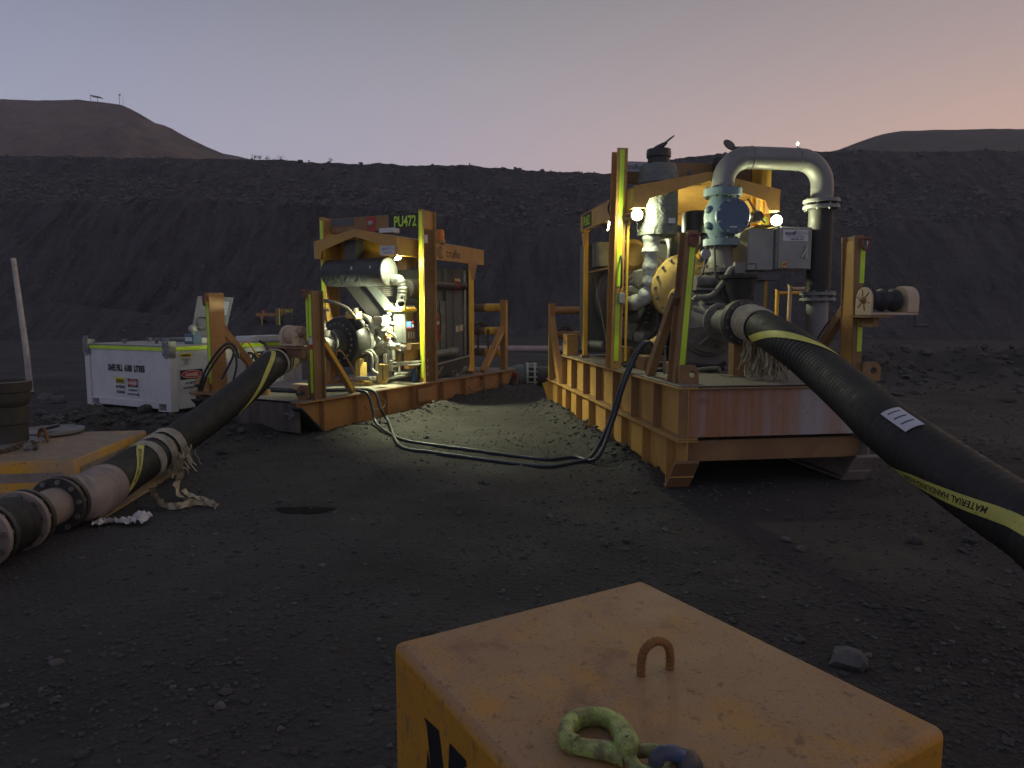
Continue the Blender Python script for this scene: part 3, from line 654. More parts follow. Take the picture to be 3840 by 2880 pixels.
obj('sign_plate', B((.115, 2.352, 3.40), (.62, 2.358, 3.52)), 'paper', hb)
text('truflo', .085, 'inkblue', hb, (.30, 2.349, 3.432), XR, ZR, .9); gear(hb, (.165, 2.349, 3.46), XR, ZR, .035, 'inkblue')
text('200', .11, 'ink', hb, (.50, 2.349, 3.424), XR, ZR, .9, .003)
obj('bell_badge', MB().lathem((1.02, 2.355, 3.40), (1.02, 2.34, 3.40), [(0, .035), (.015, .03)], 16), 'cast', hb)
# roof
y0r = 1.80; RX0, RX1 = .13, 1.92
roof(RS, RX0, RX1, y0r, 4.35, 3.135, 3.315, .25)
for xx in (RX0 + .03, RX1 - .03):
    lg = obj('roof_leg', B((xx - .03, 4.10, DZ + .05), (xx + .03, 4.16, 2.90)), 'yellow2', RS, .003)
    obj('gusset', MB().prism([(4.02, 2.86), (4.26, 2.86), (4.17, 2.66), (4.09, 2.66)], 'x', xx - .036, xx - .031), 'yellow', lg)
    obj('foot', B((xx - .06, 4.07, DZ + .008), (xx + .06, 4.19, DZ + .05)), 'brown', lg, .003)
nmb = obj('number_plate', B((RX0 - .006, 3.72, 2.915), (RX0 - .002, 4.20, 3.115)), 'signblack', RS)
text('PU452', .19, 'tape', nmb, (RX0 - .009, 3.96, 2.945), -YR, ZR, .70, .004)
text('truflo', .12, 'cream', nmb, (RX0 - .004, 3.22, 2.96), -YR, ZR, .9); gear(nmb, (RX0 - .004, 3.52, 3.0), -YR, ZR, .06, 'cream')
obj('cable_loop', MB().tube([(RX0 - .02, 2.62, 2.86), (RX0 - .05, 2.7, 3.0), (RX0 - .04, 2.55, 3.12), (RX0 - .02, 2.42, 3.14)], .012, 8), 'cable', RS)
# upright silencer under dark wrap, with rain cap
sx, sy = .50, 2.05
sl = obj('silencer', lathe_v((sx, sy), [(2.58, .20), (2.60, .232), (2.80, .240), (3.10, .236), (3.24, .240), (3.34, .225), (3.42, .205)], 36), 'wrapgrey', RS)
obj('band', MB().torus((sx, sy, 3.20), ZR, .238, .008), 'wrapdark', sl)
obj('tail_pipe', lathe_v((sx, sy), [(3.40, .125), (3.46, .128), (3.50, .128), (3.51, .142), (3.56, .145), (3.60, .14), (3.605, .11)], 28), 'black', sl)
def raincap(parent, c, dirx, tilt, r=.13):
    c = Vector(c); d = Vector(dirx).normalized(); n = (ZR * math.cos(tilt) - d * math.sin(tilt)); a = (d * math.cos(tilt) + ZR * math.sin(tilt))
    fl = obj('rain_cap', MB().lathem(c + a * .02, c + a * .02 + n * .012, [(0, r), (.012, r * .94)], 24), 'black', parent)
    obj('counterweight', MB().bar(c - a * (r * .7), c - a * (r * 2.1) - ZR * .02, .045, .07), 'black', fl); return fl
q = [FR.at(2449, 578, y=sy), FR.at(2470, 556, y=sy), FR.at(2500, 534, y=sy), FR.at(2520, 514, y=sy)]
fl = obj('rain_cap', MB().bar(q[1], q[3], .16, .016, (0, 0, 1)), 'black', sl, .006); obj('counterweight', MB().tube([q[0], q[0].lerp(q[1], .5), q[1], q[2]], lambda t: .062 - .045 * t, 14), 'black', fl); obj('hinge', MB().bar(q[1] + Vector((0, 0, -.02)), Vector((sx - .1, sy, 3.55)), .03, .05), 'black', fl)
for yy in (2.72,): obj('tag', B((sx + .05, sy - .246, yy), (sx + .13, sy - .241, yy + .06)), 'paper', sl)
st = obj('exhaust_stack', lathe_v((1.36, 2.2), [(2.9, .10), (3.40, .10), (3.46, .115), (3.50, .12), (3.555, .12), (3.56, .09)], 24), 'black', RS)
q = [FR.at(2736, 543, y=2.1), FR.at(2757, 560, y=2.1), FR.at(2778, 570, y=2.1), FR.at(2796, 584, y=2.1)]
d_ = Vector((.25, -.8, .55)).normalized(); fl = obj('rain_cap', MB().lathem(q[0] - d_ * .006, q[0] + d_ * .006, [(0, .085), (.012, .08)], 24), 'black', st); obj('counterweight', MB().tube([q[0].lerp(q[1], .6), q[1], q[2], q[3]], lambda t: .018 + .045 * math.sin(math.pi * min(t * .75, 1)), 14), 'black', fl)
# wrapped exhaust down to the turbo
ex = obj('exhaust_pipe', MB().tube([(sx - .09, sy - .06, 2.62), (sx - .09, sy - .06, 2.45), (sx - .09, sy - .05, 2.15), (sx - .08, sy - .02, 1.98), (sx - .17, sy + .05, 1.83), (sx - .26, sy + .25, 1.80)], lambda t: .092 + .012 * math.sin(t * 38) + .012 * (t < .22), 18), 'foil', RS)
obj('flange', MB().lathem((sx - .26, sy + .23, 1.80), (sx - .30, sy + .36, 1.80), [(0, .15), (.03, .16), (.12, .13)], 24), 'dsteel', ex)
# engine
eng = obj('engine_block', B((.55, 2.15, 1.30), (1.45, 3.75, 2.05)), 'dsteel', RS, .02)
obj('sump', B((.62, 2.2, 1.05), (1.38, 3.6, 1.30)), 'black', eng, .03)
obj('head_cover', B((.70, 2.35, 2.05), (1.30, 3.6, 2.28)), 'black', eng, .03)
obj('intake_duct', MB().tube([(.9, 2.5, 2.28), (.9, 2.5, 2.55), (.95, 2.9, 2.72), (.95, 3.5, 2.72)], .10, 14), 'dsteel', eng)
obj('air_cleaner', lathe_v((1.02, 2.15), [(2.62, .10), (2.64, .16), (2.86, .165), (2.90, .15), (2.92, .08)], 24), 'black', eng)
obj('air_cleaner_pipe', MB().tube([(1.02, 2.15, 2.62), (1.02, 2.15, 2.48), (.96, 2.25, 2.36), (.90, 2.5, 2.30)], .06, 12), 'pump', eng)
obj('yellow_turbo_cover', lathe_y((.40, 2.42), [(2.60, .14), (2.66, .20), (2.95, .21), (3.0, .16)]), 'bell', eng)
obj('alternator', lathe_y((.33, 1.72), [(2.35, .12), (2.38, .16), (2.62, .16), (2.66, .10)]), 'cast', eng)
for i in range(7): obj('cooling_fin', B((.28, 2.42, 1.55 + .06 * i), (.56, 2.9, 1.575 + .06 * i)), 'cast', eng)
for i in range(3): obj('fuel_filter', lathe_v((.44, 3.05 + .17 * i), [(1.62, .05), (1.64, .06), (1.86, .06), (1.88, .03)], 16), 'bell' if i < 2 else 'sign', eng)
obj('starter', lathe_y((.48, 1.38), [(2.2, .07), (2.24, .085), (2.55, .085), (2.6, .05)]), 'cast', eng)
for k, (a, b, c) in enumerate((((.5, 2.1, 2.0), (.42, 2.3, 1.6), (.5, 2.9, 1.35)), ((.46, 2.15, 1.9), (.36, 2.6, 2.05), (.5, 3.4, 1.95)), ((.52, 2.0, 1.5), (.34, 2.2, 1.25), (.45, 2.8, 1.12)), ((.2, 2.5, 1.04), (.35, 2.2, 1.03), (.7, 1.8, 1.04)))):
    obj('engine_hose', MB().tube([a, b, c], .022, 8), 'cable', eng)
# bell housing with bolts
hx_, hz2 = .79, 1.98
bh = obj('bell_housing', lathe_y((hx_, hz2), [(1.82, .20), (1.83, .30), (1.86, .34), (1.88, .385), (1.93, .40), (1.96, .39), (2.14, .36), (2.15, .2)]), 'bell', RS)
for a0 in range(18):
    a = rad(20 * a0); obj('lug', MB().cyl((hx_ + math.cos(a) * .365, 1.835, hz2 + math.sin(a) * .365), (hx_ + math.cos(a) * .365, 1.89, hz2 + math.sin(a) * .365), .015, n=8), 'cast', bh)
obj('cover_dish', lathe_y((.70, 1.86), [(1.79, .09), (1.80, .12), (1.84, .13)]), 'bell', bh)
obj('support_arm', MB().tube([(.66, 1.86, 1.66), (.58, 1.82, 1.52), (.46, 1.80, 1.38), (.34, 1.82, 1.30)], .05, 10), 'bell', bh)
obj('bracket_block', B((.26, 1.75, 1.01), (.55, 2.05, 1.18)), 'brown', bh, .01)
# radiator
ra = obj('radiator', B((.22, 4.25, 1.10), (1.83, 4.75, 2.72)), 'dgrey', RS, .01)
obj('fan_shroud', lathe_y((1.0, 1.9), [(3.95, .62), (4.0, .66), (4.24, .68)]), 'dsteel', ra)
for i in range(8):
    r_ = .12 + .065 * i; obj('guard_ring', MB().torus((1.0, 3.93, 1.9), YR, r_, .006, 32, 6), 'mesh', ra)
obj('shroud_panel', B((.28, 3.86, 2.35), (.62, 4.24, 2.70)), 'cast', ra, .008)
for z in (1.35, 1.75, 2.15, 2.5): obj('rivet', MB().cyl((.219, 4.4, z), (.21, 4.4, z), .014, n=10), 'sign', ra)
obj('stay', MB().cyl((.3, 3.4, 1.2), (.3, 4.2, 2.3), .012, n=8), 'dsteel', ra)
obj('top_rail', MB().cyl((.22, 3.2, 2.28), (.22, 4.24, 2.28), .016, n=8), 'brown', ra)
obj('coolant_pipe', MB().tube([(.26, 4.2, 1.22), (.26, 3.9, 1.22), (.32, 3.6, 1.22)], .055, 14), 'cast', ra)
tb = obj('toolbox', B((.02, 4.72, DZ + .008), (.20, 5.02, 1.34)), 'yellow', RS, .006)
text('truflo', .09, 'ink', tb, (.015, 4.86, 1.18), -YR, ZR, .8); gear(tb, (.015, 4.96, 1.24), -YR, ZR, .03)
# pump
px, pz = 1.0, 1.585
pu = obj('pump_casing', lathe_y((px, pz), [(1.55, .34), (1.58, .40), (1.66, .425), (1.76, .42), (1.86, .38), (1.92, .30), (1.93, .1)], 44), 'pump', RS)
obj('cover_ring', lathe_y((px, pz), [(1.505, .33), (1.52, .365), (1.55, .37)], 44), 'pump', pu); bolts(pu, (px, 1.492, pz), (0, 1, 0), .345, 16, .014, .018, 'cast')
obj('cover_cone', lathe_y((px, pz), [(1.34, .18), (1.36, .185), (1.38, .20), (1.50, .30), (1.506, .31)], 40), 'pump', pu)
for k in range(8):
    a = rad(45 * k + 12); obj('rib', MB().bar((px + math.cos(a) * .19, 1.37, pz + math.sin(a) * .19), (px + math.cos(a) * .31, 1.49, pz + math.sin(a) * .31), .03, .03), 'pump', pu)
flange(RS, (px, 1.30, pz), (px, 1.335, pz), .21, 'pump', 8, 'cast', 'suction_flange', .015)
obj('suction_pipe', lathe_y((px, pz), [(.86, .135), (1.0, .135), (1.04, .16), (1.05, .16), (1.08, .14), (1.30, .14)], 36), 'cast', RS)
flange(RS, (px, .82, pz), (px, .86, pz), .235, 'pump', 12, 'cast', 'hose_flange', .015)
obj('gasket', lathe_y((px, pz), [(.785, .238), (.818, .238)], 36), 'rubber', RS)
flange(RS, (px, .745, pz), (px, .783, pz), .24, 'dsteel', 12, 'cast', 'hose_flange', .015)
obj('casing_foot', B((px - .34, 1.62, DZ + .008), (px + .34, 1.86, 1.24)), 'pump', RS, .01)
for xx, zz in ((.70, 1.92), (1.33, 1.96), (.66, 1.24)): obj('lifting_lug', MB().holed([(xx - .09, zz - .09), (xx + .09, zz - .09), (xx + .09, zz + .05), (xx + .05, zz + .09), (xx - .05, zz + .09), (xx - .09, zz + .05)], (xx, zz), .03, 'y', 1.70, 1.75), 'pump', pu)
sp = obj('support_post', B((px - .065, .84, DZ + .008), (px + .065, .97, 1.44)), 'brown', RS, .004)
obj('base_plate', B((px - .13, .80, DZ + .0085), (px + .16, 1.02, DZ + .022)), 'deck', sp)
# discharge: neck, valve, gooseneck, black riser
vx, vy = 1.16, 1.72
dn = obj('discharge_neck', lathe_v((vx, vy), [(1.86, .20), (1.95, .17), (2.08, .15), (2.14, .15), (2.15, .22), (2.20, .22), (2.205, .18), (2.32, .13), (2.40, .12), (2.455, .14)], 32), 'pump', RS)
bolts(dn, (vx, vy, 2.11), ZR, .19, 10, .014, .13, 'cast')
flange(RS, (vx, vy, 2.455), (vx, vy, 2.535), .205, 'valve', 8, 'dsteel', 'valve_flange', .016)
vb = obj('valve_body', lathe_v((vx, vy), [(2.535, .13), (2.58, .15), (2.66, .19), (2.78, .205), (2.90, .19), (2.98, .15), (3.02, .13)], 32), 'valve', RS)
vc = obj('valve_cover', lathe_y((vx + .035, 2.775), [(1.49, .195), (1.50, .205), (1.535, .205)], 36), 'blue', RS); bolts(vc, (vx + .035, 1.472, 2.775), YR, .178, 8, .018, .02, 'steel', rad(22))
obj('cover_neck', lathe_y((vx + .03, 2.775), [(1.535, .175), (1.66, .18)], 36), 'valve', vc)
obj('nameplate', B((vx - .01, 1.484, 2.645), (vx + .08, 1.489, 2.66)), 'sign', vc)
for z in (2.68, 2.86): obj('boss', MB().ball((vx - .19, vy - .06, z), .045, 12), 'valve', vb)
flange(RS, (vx, vy, 3.02), (vx, vy, 3.105), .215, 'valve', 8, 'dsteel', 'valve_flange', .016)
ux = 2.40
gn = [(vx, vy, 3.105), (vx, vy, 3.16)] + [(vx + .31 - .31 * math.cos(a), vy, 3.17 + .30 * math.sin(a)) for a in [rad(18 * i) for i in range(1, 6)]]
gn += [(ux - .31 - .02, vy, 3.47)] + [(ux - .31 + .31 * math.sin(a), vy, 3.17 + .30 * math.cos(a)) for a in [rad(18 * i) for i in range(1, 6)]] + [(ux, vy, 3.02)]
gg = obj('gooseneck_pipe', MB().tube(gn, .127, 28, sub=3), 'pipe', RS)
obj('weld', MB().torus((vx + .33, vy, 3.47), XR, .128, .006), 'pipe', gg); obj('weld', MB().torus((ux - .33, vy, 3.47), XR, .128, .006), 'pipe', gg)
flange(RS, (ux, vy, 2.975), (ux, vy, 3.015), .205, 'pipe', 8, 'steel', 'pipe_flange', .014); flange(RS, (ux, vy, 2.905), (ux, vy, 2.945), .205, 'pipe', 8, 'steel', 'pipe_flange', .014)
obj('riser_hose', lathe_v((ux, vy), [(1.93 + .97 * i / 60, .137 + .003 * (i % 2)) for i in range(61)], 28), 'rubber', RS)
flange(RS, (ux, vy, 1.89), (ux, vy, 1.93), .205, 'pipe', 8, 'steel', 'pipe_flange', .014); flange(RS, (ux, vy, 1.825), (ux, vy, 1.86), .205, 'pipe', 8, 'steel', 'pipe_flange', .014)
obj('riser_pipe', MB().tube([(ux, vy, 1.83), (ux, vy, 1.4), (ux, vy + .02, .75), (ux, vy + .25, .42), (ux, vy + .7, .36), (ux, vy + 2.2, .36)], .128, 24), 'pipe', RS)
# black bell on the pump neck, primer plumbing
bx, by = 1.20, 1.30
obj('strainer_bell', lathe_v((bx, by), [(1.72, .13), (1.78, .125), (1.84, .13), (1.93, .16), (2.04, .175), (2.06, .18), (2.065, .22), (2.10, .225), (2.105, .17)], 30), 'black', RS)
obj('primer_pipe', MB().tube([(.78, 1.45, 1.86), (.92, 1.40, 1.88), (1.03, 1.34, 2.03), (1.10, 1.30, 2.17), (1.22, 1.30, 2.18)], .032, 12), 'pump', RS)
obj('primer_box', B((1.12, 1.26, 2.12), (1.24, 1.31, 2.24)), 'cast', RS, .005)
obj('primer_frame', MB().tube([(1.22, 1.32, 2.23), (1.40, 1.32, 2.23), (1.40, 1.32, 2.06)], .008, 6, sub=1), 'dsteel', RS)
obj('sensor_cable', MB().tube([(.98, 1.50, 2.42), (.98, 1.42, 2.05), (1.05, 1.38, 1.9), (1.02, 1.36, 1.78), (.85, 1.40, 1.79)], .012, 8), 'cable', RS)
obj('sensor_cable', MB().tube([(.95, 1.30, 1.74), (1.05, 1.2, 1.70), (1.2, 1.05, 1.70), (1.35, 1.0, 1.73)], .011, 8), 'cable', RS)
obj('pressure_gauge', lathe_y((.80, 2.33), [(1.30, .055), (1.34, .055)], 20), 'steel', RS)
obj('gauge_stem', MB().tube([(.80, 1.33, 2.28), (.80, 1.4, 2.12), (.82, 1.7, 2.05)], .010, 6), 'cast', RS)
obj('actuator', MB().cyl((.78, 1.55, 2.04), (1.02, 1.55, 2.04), .07, n=16).box((.76, 1.45, 1.94), (1.04, 1.65, 1.965)), 'cast', RS)
obj('yellow_pipe', MB().tube([(.70, 1.9, 2.20), (.95, 1.85, 2.22), (1.1, 1.9, 2.22)], .03, 10), 'bell', RS)
# cabinets
cb = obj('control_cabinet', B((1.80, 1.62, 2.19), (2.24, 1.95, 2.68)), 'grey', RS, .008)
dr = obj('cabinet_door', B((1.815, 1.600, 2.20), (2.225, 1.619, 2.67)), 'grey', cb, .006)
obj('notice', B((1.86, 1.594, 2.515), (2.175, 1.598, 2.645)), 'sign', dr)
text('aquafl', .066, 'inkblue', dr, (1.955, 1.591, 2.588), XR, ZR, .92, .0012); gear(dr, (2.062, 1.591, 2.605), XR, ZR, .026, 'inkgrey'); text('hire', .066, 'inkgrey', dr, (2.13, 1.591, 2.588), XR, ZR, .92)
text('part of Truflo Pumps', .026, 'inkblue', dr, (2.02, 1.591, 2.560), XR, ZR); text('1300 455 195', .03, 'inkblue', dr, (2.03, 1.591, 2.527), XR, ZR, 1, .0006)
obj('latch', MB().bar((2.16, 1.592, 2.47), (2.16, 1.592, 2.31), .03, .012, (0, 1, 0)).bar((2.165, 1.58, 2.45), (2.09, 1.57, 2.33), .02, .012, (0, 1, 0)), 'lightmetal', dr)
es = obj('stop_button_ring', lathe_y((1.885, 2.245), [(1.592, .03), (1.598, .03)], 18), 'signyellow', dr); obj('stop_button', lathe_y((1.885, 2.248), [(1.565, .014), (1.592, .016)], 14), 'signred', es)
obj('side_cabinet', B((1.46, 1.66, 2.18), (1.79, 2.05, 2.66)), 'grey', RS, .012)
obj('cabinet_stand', B((1.62, 1.80, DZ + .008), (1.76, 1.95, 2.17)).box((1.46, 1.72, 2.07), (1.9, 1.98, 2.17)), 'dgrey', RS, .004)
# lamps that are lit
work_lamp(RS, FR.at(2389, 806, y=1.88), (-.24, -1, -.05), 46, 168, point=True)
obj('lamp_arm', MB().bar((.10, 2.09, 2.80), (.2, 1.98, 2.78), .03, .03), 'yellow', RS)
work_lamp(RS, FR.at(2912, 827, y=1.88), (-.38, -1, -.05), 46, 168, point=True)
obj('lamp_shelf', MB().prism([(1.55, 1.60), (1.82, 1.60), (1.86, 2.08), (1.62, 2.08)], 'z', 2.69, 2.70), 'bell', RS)
obj('lamp_arm', MB().tube([(1.62, 2.0, 3.05), (1.60, 1.80, 2.9), (1.66, 1.76, 2.80), (1.72, 1.76, 2.74)], .014, 8), 'black', RS)
obj('horn', lathe_y((1.62, 2.81), [(1.72, .06), (1.76, .075), (1.86, .07), (1.9, .03)], 18), 'black', RS)
work_lamp(RS, (.26, 3.32, 2.86), (1, -.35, -.22), 160, 160)
# rear guard rail
for xx in (.05, W - .05):
    gp = obj('guard_post', B((xx - .05, 6.02, .505), (xx + .05, 6.14, 1.84)), 'orange', RS, .004)
    obj('brace', MB().prism([(5.20, .505), (5.45, .505), (6.02, 1.30), (6.02, 1.62)], 'x', xx - .04, xx + .04), 'orange', gp)
    if xx < 1: obj('tape_strip', B((xx - .055, 6.06, .62), (xx - .051, 6.10, 1.30)), 'tape', gp)
for z in (1.72, 1.29): obj('guard_rail', MB().cyl((.10, 6.08, z), (W - .10, 6.08, z), .065, n=20), 'orange', RS)
obj('guard_rail', B((.10, 6.04, .78), (W - .10, 6.12, .86)), 'orange', RS, .004)
# handrails, oddments on deck
for k, (u_, v_, yy, m) in enumerate(((2915, 1100, 2.9, 'yellow2'), (2963, 1084, 2.45, 'cream'))):
    xx, _, zt = FR.at(u_, v_, y=yy); obj('hand_rail', MB().tube([(xx, yy, 1.02), (xx, yy, zt - .03), (xx + .03, yy, zt), (xx + .5, yy, zt)], .026, 10, sub=2), m, RS)
obj('red_frame', B((1.45, 2.3, 1.02), (1.95, 2.36, 1.12)).box((1.5, 2.3, 1.12), (1.56, 2.36, 1.3)).box((1.8, 2.3, 1.12), (1.86, 2.36, 1.3)), 'orange', RS)
for k, pts in enumerate((((.30, 1.6, 1.03), (.6, 1.5, 1.04), (.9, 1.42, 1.03), (1.08, 1.36, 1.06)), ((.32, 1.75, 1.09), (.65, 1.6, 1.10), (1.0, 1.46, 1.07), (1.12, 1.42, 1.12)), ((.2, 2.3, 1.03), (.4, 1.9, 1.04), (.75, 1.7, 1.03)))):
    obj('deck_conduit', MB().tube(pts, .026, 10), 'rubber', RS)
obj('drain_pipe', MB().tube([(.72, 1.30, 1.05), (.92, 1.28, 1.07), (.97, 1.27, 1.06), (.98, 1.27, 1.01)], .022, 10, sub=3), 'cast', RS)
obj('deck_block', B((.42, 1.40, 1.01), (.60, 1.55, 1.13)), 'brown', RS, .008)
obj('small_valve', MB().cyl((.35, 1.30, 1.01), (.35, 1.30, 1.30), .012, n=8).ball((.35, 1.3, 1.31), .02, 8), 'cast', RS)
obj('control_pedestal', B((.18, 2.45, 1.01), (.32, 2.60, 1.26)), 'bell', RS, .01)
obj('battery_box', B((.30, 2.9, 1.01), (.75, 3.4, 1.20)), 'brown', RS, .01)
# ------------------------------------------------------------------ farther pump skid (left)
LS = thing('pump_skid', 'farther orange pump skid with floodlit engine and horizontal silencer beside the white tank', 'pump skid', (FL.o[0], FL.o[1], 0), FL.a, 'diesel pump skids')
Z1 = lambda x, y: (1100 + .3978 * x, 750 + .3978 * y)
LD = .48
for k, xc in enumerate((.1, 2.1)):
    mb = MB(); mb.box((xc - .1, 0, LD - .022), (xc + .1, 6.35, LD - .004))
    mb.prism([(.004, .40), (.004, LD - .024), (6.346, LD - .024), (6.346, .35), (6.0, .02), (.42, .02)], 'x', xc - .008, xc + .008)
    mb.box((xc - .1, .42, 0), (xc + .1, 6.0, .02))
    rb = obj('runner_beam', mb, 'orange', LS, .003)
    obj('toe_plate', MB().prism([(0, .385), (0, .41), (.43, .02), (.41, 0)], 'x', xc - .1, xc + .1), 'black', rb)
    me_ = B((-.092 if k == 0 else .01, -.007, .02), (-.01 if k == 0 else .092, .007, LD - .024)).mesh('stiffener')
    for y in (.44, 1.16, 1.89, 2.63, 3.52, 4.29, 5.01, 5.77): link('stiffener', me_, M['orange'], rb, loc=(xc, y, 0))
    if k:
        obj('cover_plate', B((2.112, 2.72, .17), (2.20, 3.22, .40)), 'orange', rb, .003)
        for y in (1.35, 4.45): obj('hand_loop', MB().tube([(2.15, y, .28), (2.215, y + .02, .20), (2.225, y + .30, .20), (2.215, y + .42, .24), (2.20, y + .44, .31), (2.15, y + .40, .33)], .014, 8), 'brown', rb)
        obj('tow_pin', MB().cyl((1.96, -.06, .32), (2.16, -.10, .29), .028, n=12).cyl((2.10, -.06, .36), (2.10, -.12, .24), .03, n=10), 'dsteel', rb)
obj('front_panel', B((.112, .05, .05), (2.088, .075, LD - .03)), 'plinth', LS)
obj('deck', B((.02, .02, LD - .003), (2.19, 6.33, LD + .006)), 'deck', LS)
# near uprights
pn = obj('front_post', post_i(2.06, 2.185, .27, .49, LD + .006, 1.985, 0, .014), 'brown', LS, .002)
for z0, z1 in ((.58, 1.18), (1.36, 1.93)): obj('tape_strip', B((2.115, .2665, z0), (2.16, .2695, z1)), 'tape', pn)
obj('tape_strip', B((2.066, .2665, 1.30), (2.10, .2695, 1.88)), 'tape', pn)
obj('warning_sticker', B((2.105, .2655, 1.19), (2.165, .2695, 1.25)), 'signred', pn); obj('warning_sticker', B((2.105, .2655, 1.25), (2.165, .2690, 1.345)), 'sign', pn)
obj('foot_plate', MB().holed([(1.92, LD + .006), (2.12, LD + .006), (2.12, .68), (1.98, .68), (1.92, .62)], (2.02, .58), .03, 'y', .20, .23), 'brown', pn)
obj('pin', MB().cyl((2.02, .10, .575), (2.02, .28, .575), .026, n=12), 'dsteel', pn)
shackle(pn, (2.075, .25, 1.93), (-.6, -1, 0), .9)
brl = obj('brace', MB().bar((2.09, 1.17, LD + .02), (2.11, .49, 1.32), .09, .085), 'brown', LS, .003)
nrm = Vector((1, 0, 0)); q0, q1 = Vector((2.095, 1.12, .55)), Vector((2.11, .54, 1.26))
obj('tape_strip', MB().bar(q0 + nrm * .0475, q1 + nrm * .048, .003, .055, (0, .7, .7)), 'yellow2', brl)
obj('hand_loop', MB().tube([(2.14, .75, 1.06), (2.17, .78, 1.14), (2.17, .90, 1.08), (2.17, 1.12, .80), (2.16, 1.10, .72), (2.13, 1.02, .70)], .013, 8), 'orange', brl)
pf = obj('front_post', B((.13, .22, LD + .006), (.215, .49, 1.975)), 'orange', LS, .004)
obj('tape_strip', B((.15, .2165, .62), (.20, .2195, 1.84)), 'tape', pf)
obj('foot_plate', MB().holed([(-.06, LD + .006), (.20, LD + .006), (.20, .74), (.02, .74), (-.06, .66)], (.04, .60), .03, 'y', .14, .17), 'orange', pf)
obj('pin', MB().cyl((.04, .05, .60), (.04, .22, .59), .024, n=12), 'dsteel', pf)
shackle(pf, (.16, .20, 1.86), (-.5, -1, 0), .9)
obj('foot_ring', MB().lathem((.15, .12, LD + .006), (.15, .12, LD + .03), [(0, .22), (.024, .22)], 24), 'brown', pf)
brf = obj('brace', MB().bar((.17, 1.32, LD + .02), (.17, .48, 1.42), .085, .11), 'orange', LS, .003)
obj('gusset', MB().prism([(.485, 1.12), (.485, 1.55), (.76, 1.14)], 'x', .155, .19), 'orange', brf)
obj('hand_loop', MB().tube([(.20, .78, 1.14), (.23, .84, 1.22), (.23, .96, 1.16), (.23, 1.22, .78), (.22, 1.2, .70), (.20, 1.14, .70)], .013, 8), 'yellow2', brf)
winch(LS, (1.95, .28, 1.37), -1, .12, 'cream', 'cream', False, -.45)
obj('winch_shelf', B((1.40, .14, 1.19), (2.05, .46, 1.21)).box((1.75, .2, 1.06), (2.05, .28, 1.189)), 'brown', LS, .003)
# tall lifting posts and head beam
tpl = obj('lifting_post', post_i(2.055, 2.165, 2.98, 3.36, LD + .006, 3.41, 0, .016), 'yellow', LS, .002)
obj('tape_strip', B((2.075, 2.9755, .55), (2.135, 2.979, 3.38)), 'tape', tpl)
obj('plate', B((2.112, 3.0, LD + .01), (2.118, 3.34, 3.10)), 'brown', tpl)
for z in (.62, .74, .86): obj('bolt', MB().cyl((2.118, 3.08, z), (2.145, 3.08, z), .03, n=6), 'lightmetal', tpl)
obj('notice', B((2.1185, 3.05, 2.86), (2.122, 3.16, 3.0)), 'sign', tpl)
tpf = obj('lifting_post', post_i(-.13, -.02, 2.98, 3.36, LD + .006, 3.41, 0, .016), 'yellow', LS, .002)
obj('tape_strip', B((-.11, 2.9755, .6), (-.05, 2.979, 3.35)), 'tape', tpf)
hbl = obj('head_beam', B((-.02, 3.12, 3.13), (2.055, 3.20, 3.385)), 'brown', LS, .004)
obj('number_plate', B((1.34, 3.110, 3.14), (2.03, 3.117, 3.38)), 'signblack', hbl)
text('PU472', .25, 'tape', hbl, (1.69, 3.105, 3.168), XR, ZR, .70, .007)
bp = obj('bell_plate', B((.86, 3.110, 3.11), (1.05, 3.117, 3.37)), 'red', hbl)
obj('bell', MB().lathem((.95, 3.105, 3.25), (.95, 3.06, 3.25), [(0, .055), (.02, .05), (.045, .02)], 16), 'lightmetal', bp)
obj('dark_plate', B((.05, 3.110, 3.25), (.55, 3.117, 3.37)), 'dgrey', hbl)
# roof
lr = roof(LS, .17, 1.97, 2.50, 5.37, 2.92, 3.09, .30)
text('truflo', .215, 'ink', lr, (1.973, 4.22, 2.69), YR, ZR, 1.0, .001); gear(lr, (1.973, 3.78, 2.755), YR, ZR, .10)
obj('sticker', B((1.62, 2.494, 2.63), (1.92, 2.499, 2.78)), 'paper', lr); text('aquafl', .06, 'inkblue', lr, (1.72, 2.491, 2.715), XR, ZR, .9); gear(lr, (1.82, 2.491, 2.73), XR, ZR, .022, 'inkgrey'); text('hire', .06, 'inkgrey', lr, (1.87, 2.491, 2.715), XR, ZR, .9); text('1300 455 195', .032, 'inkblue', lr, (1.77, 2.491, 2.655), XR, ZR)
bc = obj('beacon', lathe_v((1.93, 3.85), [(2.99, .085), (3.0, .085), (3.01, .075), (3.14, .07), (3.17, .05), (3.175, .01)], 20), 'amber', LS); obj('beacon_base', lathe_v((1.93, 3.85), [(2.925, .09), (2.99, .09)], 20), 'yellow', bc)
obj('sensor_box', B((1.55, 2.56, 3.0), (1.85, 2.74, 3.08)), 'sign', LS, .01)
for xx in (.20, 1.94):
    lg = obj('roof_leg', B((xx - .035, 4.88, LD + .05), (xx + .035, 4.96, 2.62)), 'yellow2', LS, .003)
    obj('gusset', MB().prism([(4.76, 2.64), (5.08, 2.64), (4.97, 2.32), (4.87, 2.32)], 'x', xx + .036, xx + .044), 'orange', lg)
    obj('foot', B((xx - .09, 4.80, LD + .006), (xx + .09, 5.04, LD + .06)), 'brown', lg, .004)
    obj('foot_gusset', MB().prism([(4.74, LD + .06), (4.88, LD + .06), (4.88, .95)], 'x', xx + .02, xx + .032), 'yellow2', lg)
obj('hood_panel', B((.30, 3.02, 2.50), (1.52, 3.06, 2.96)), 'yellow2', LS, .02)
obj('hood_side', B((.24, 2.62, 2.48), (.28, 5.1, 2.86)), 'yellow2', LS)
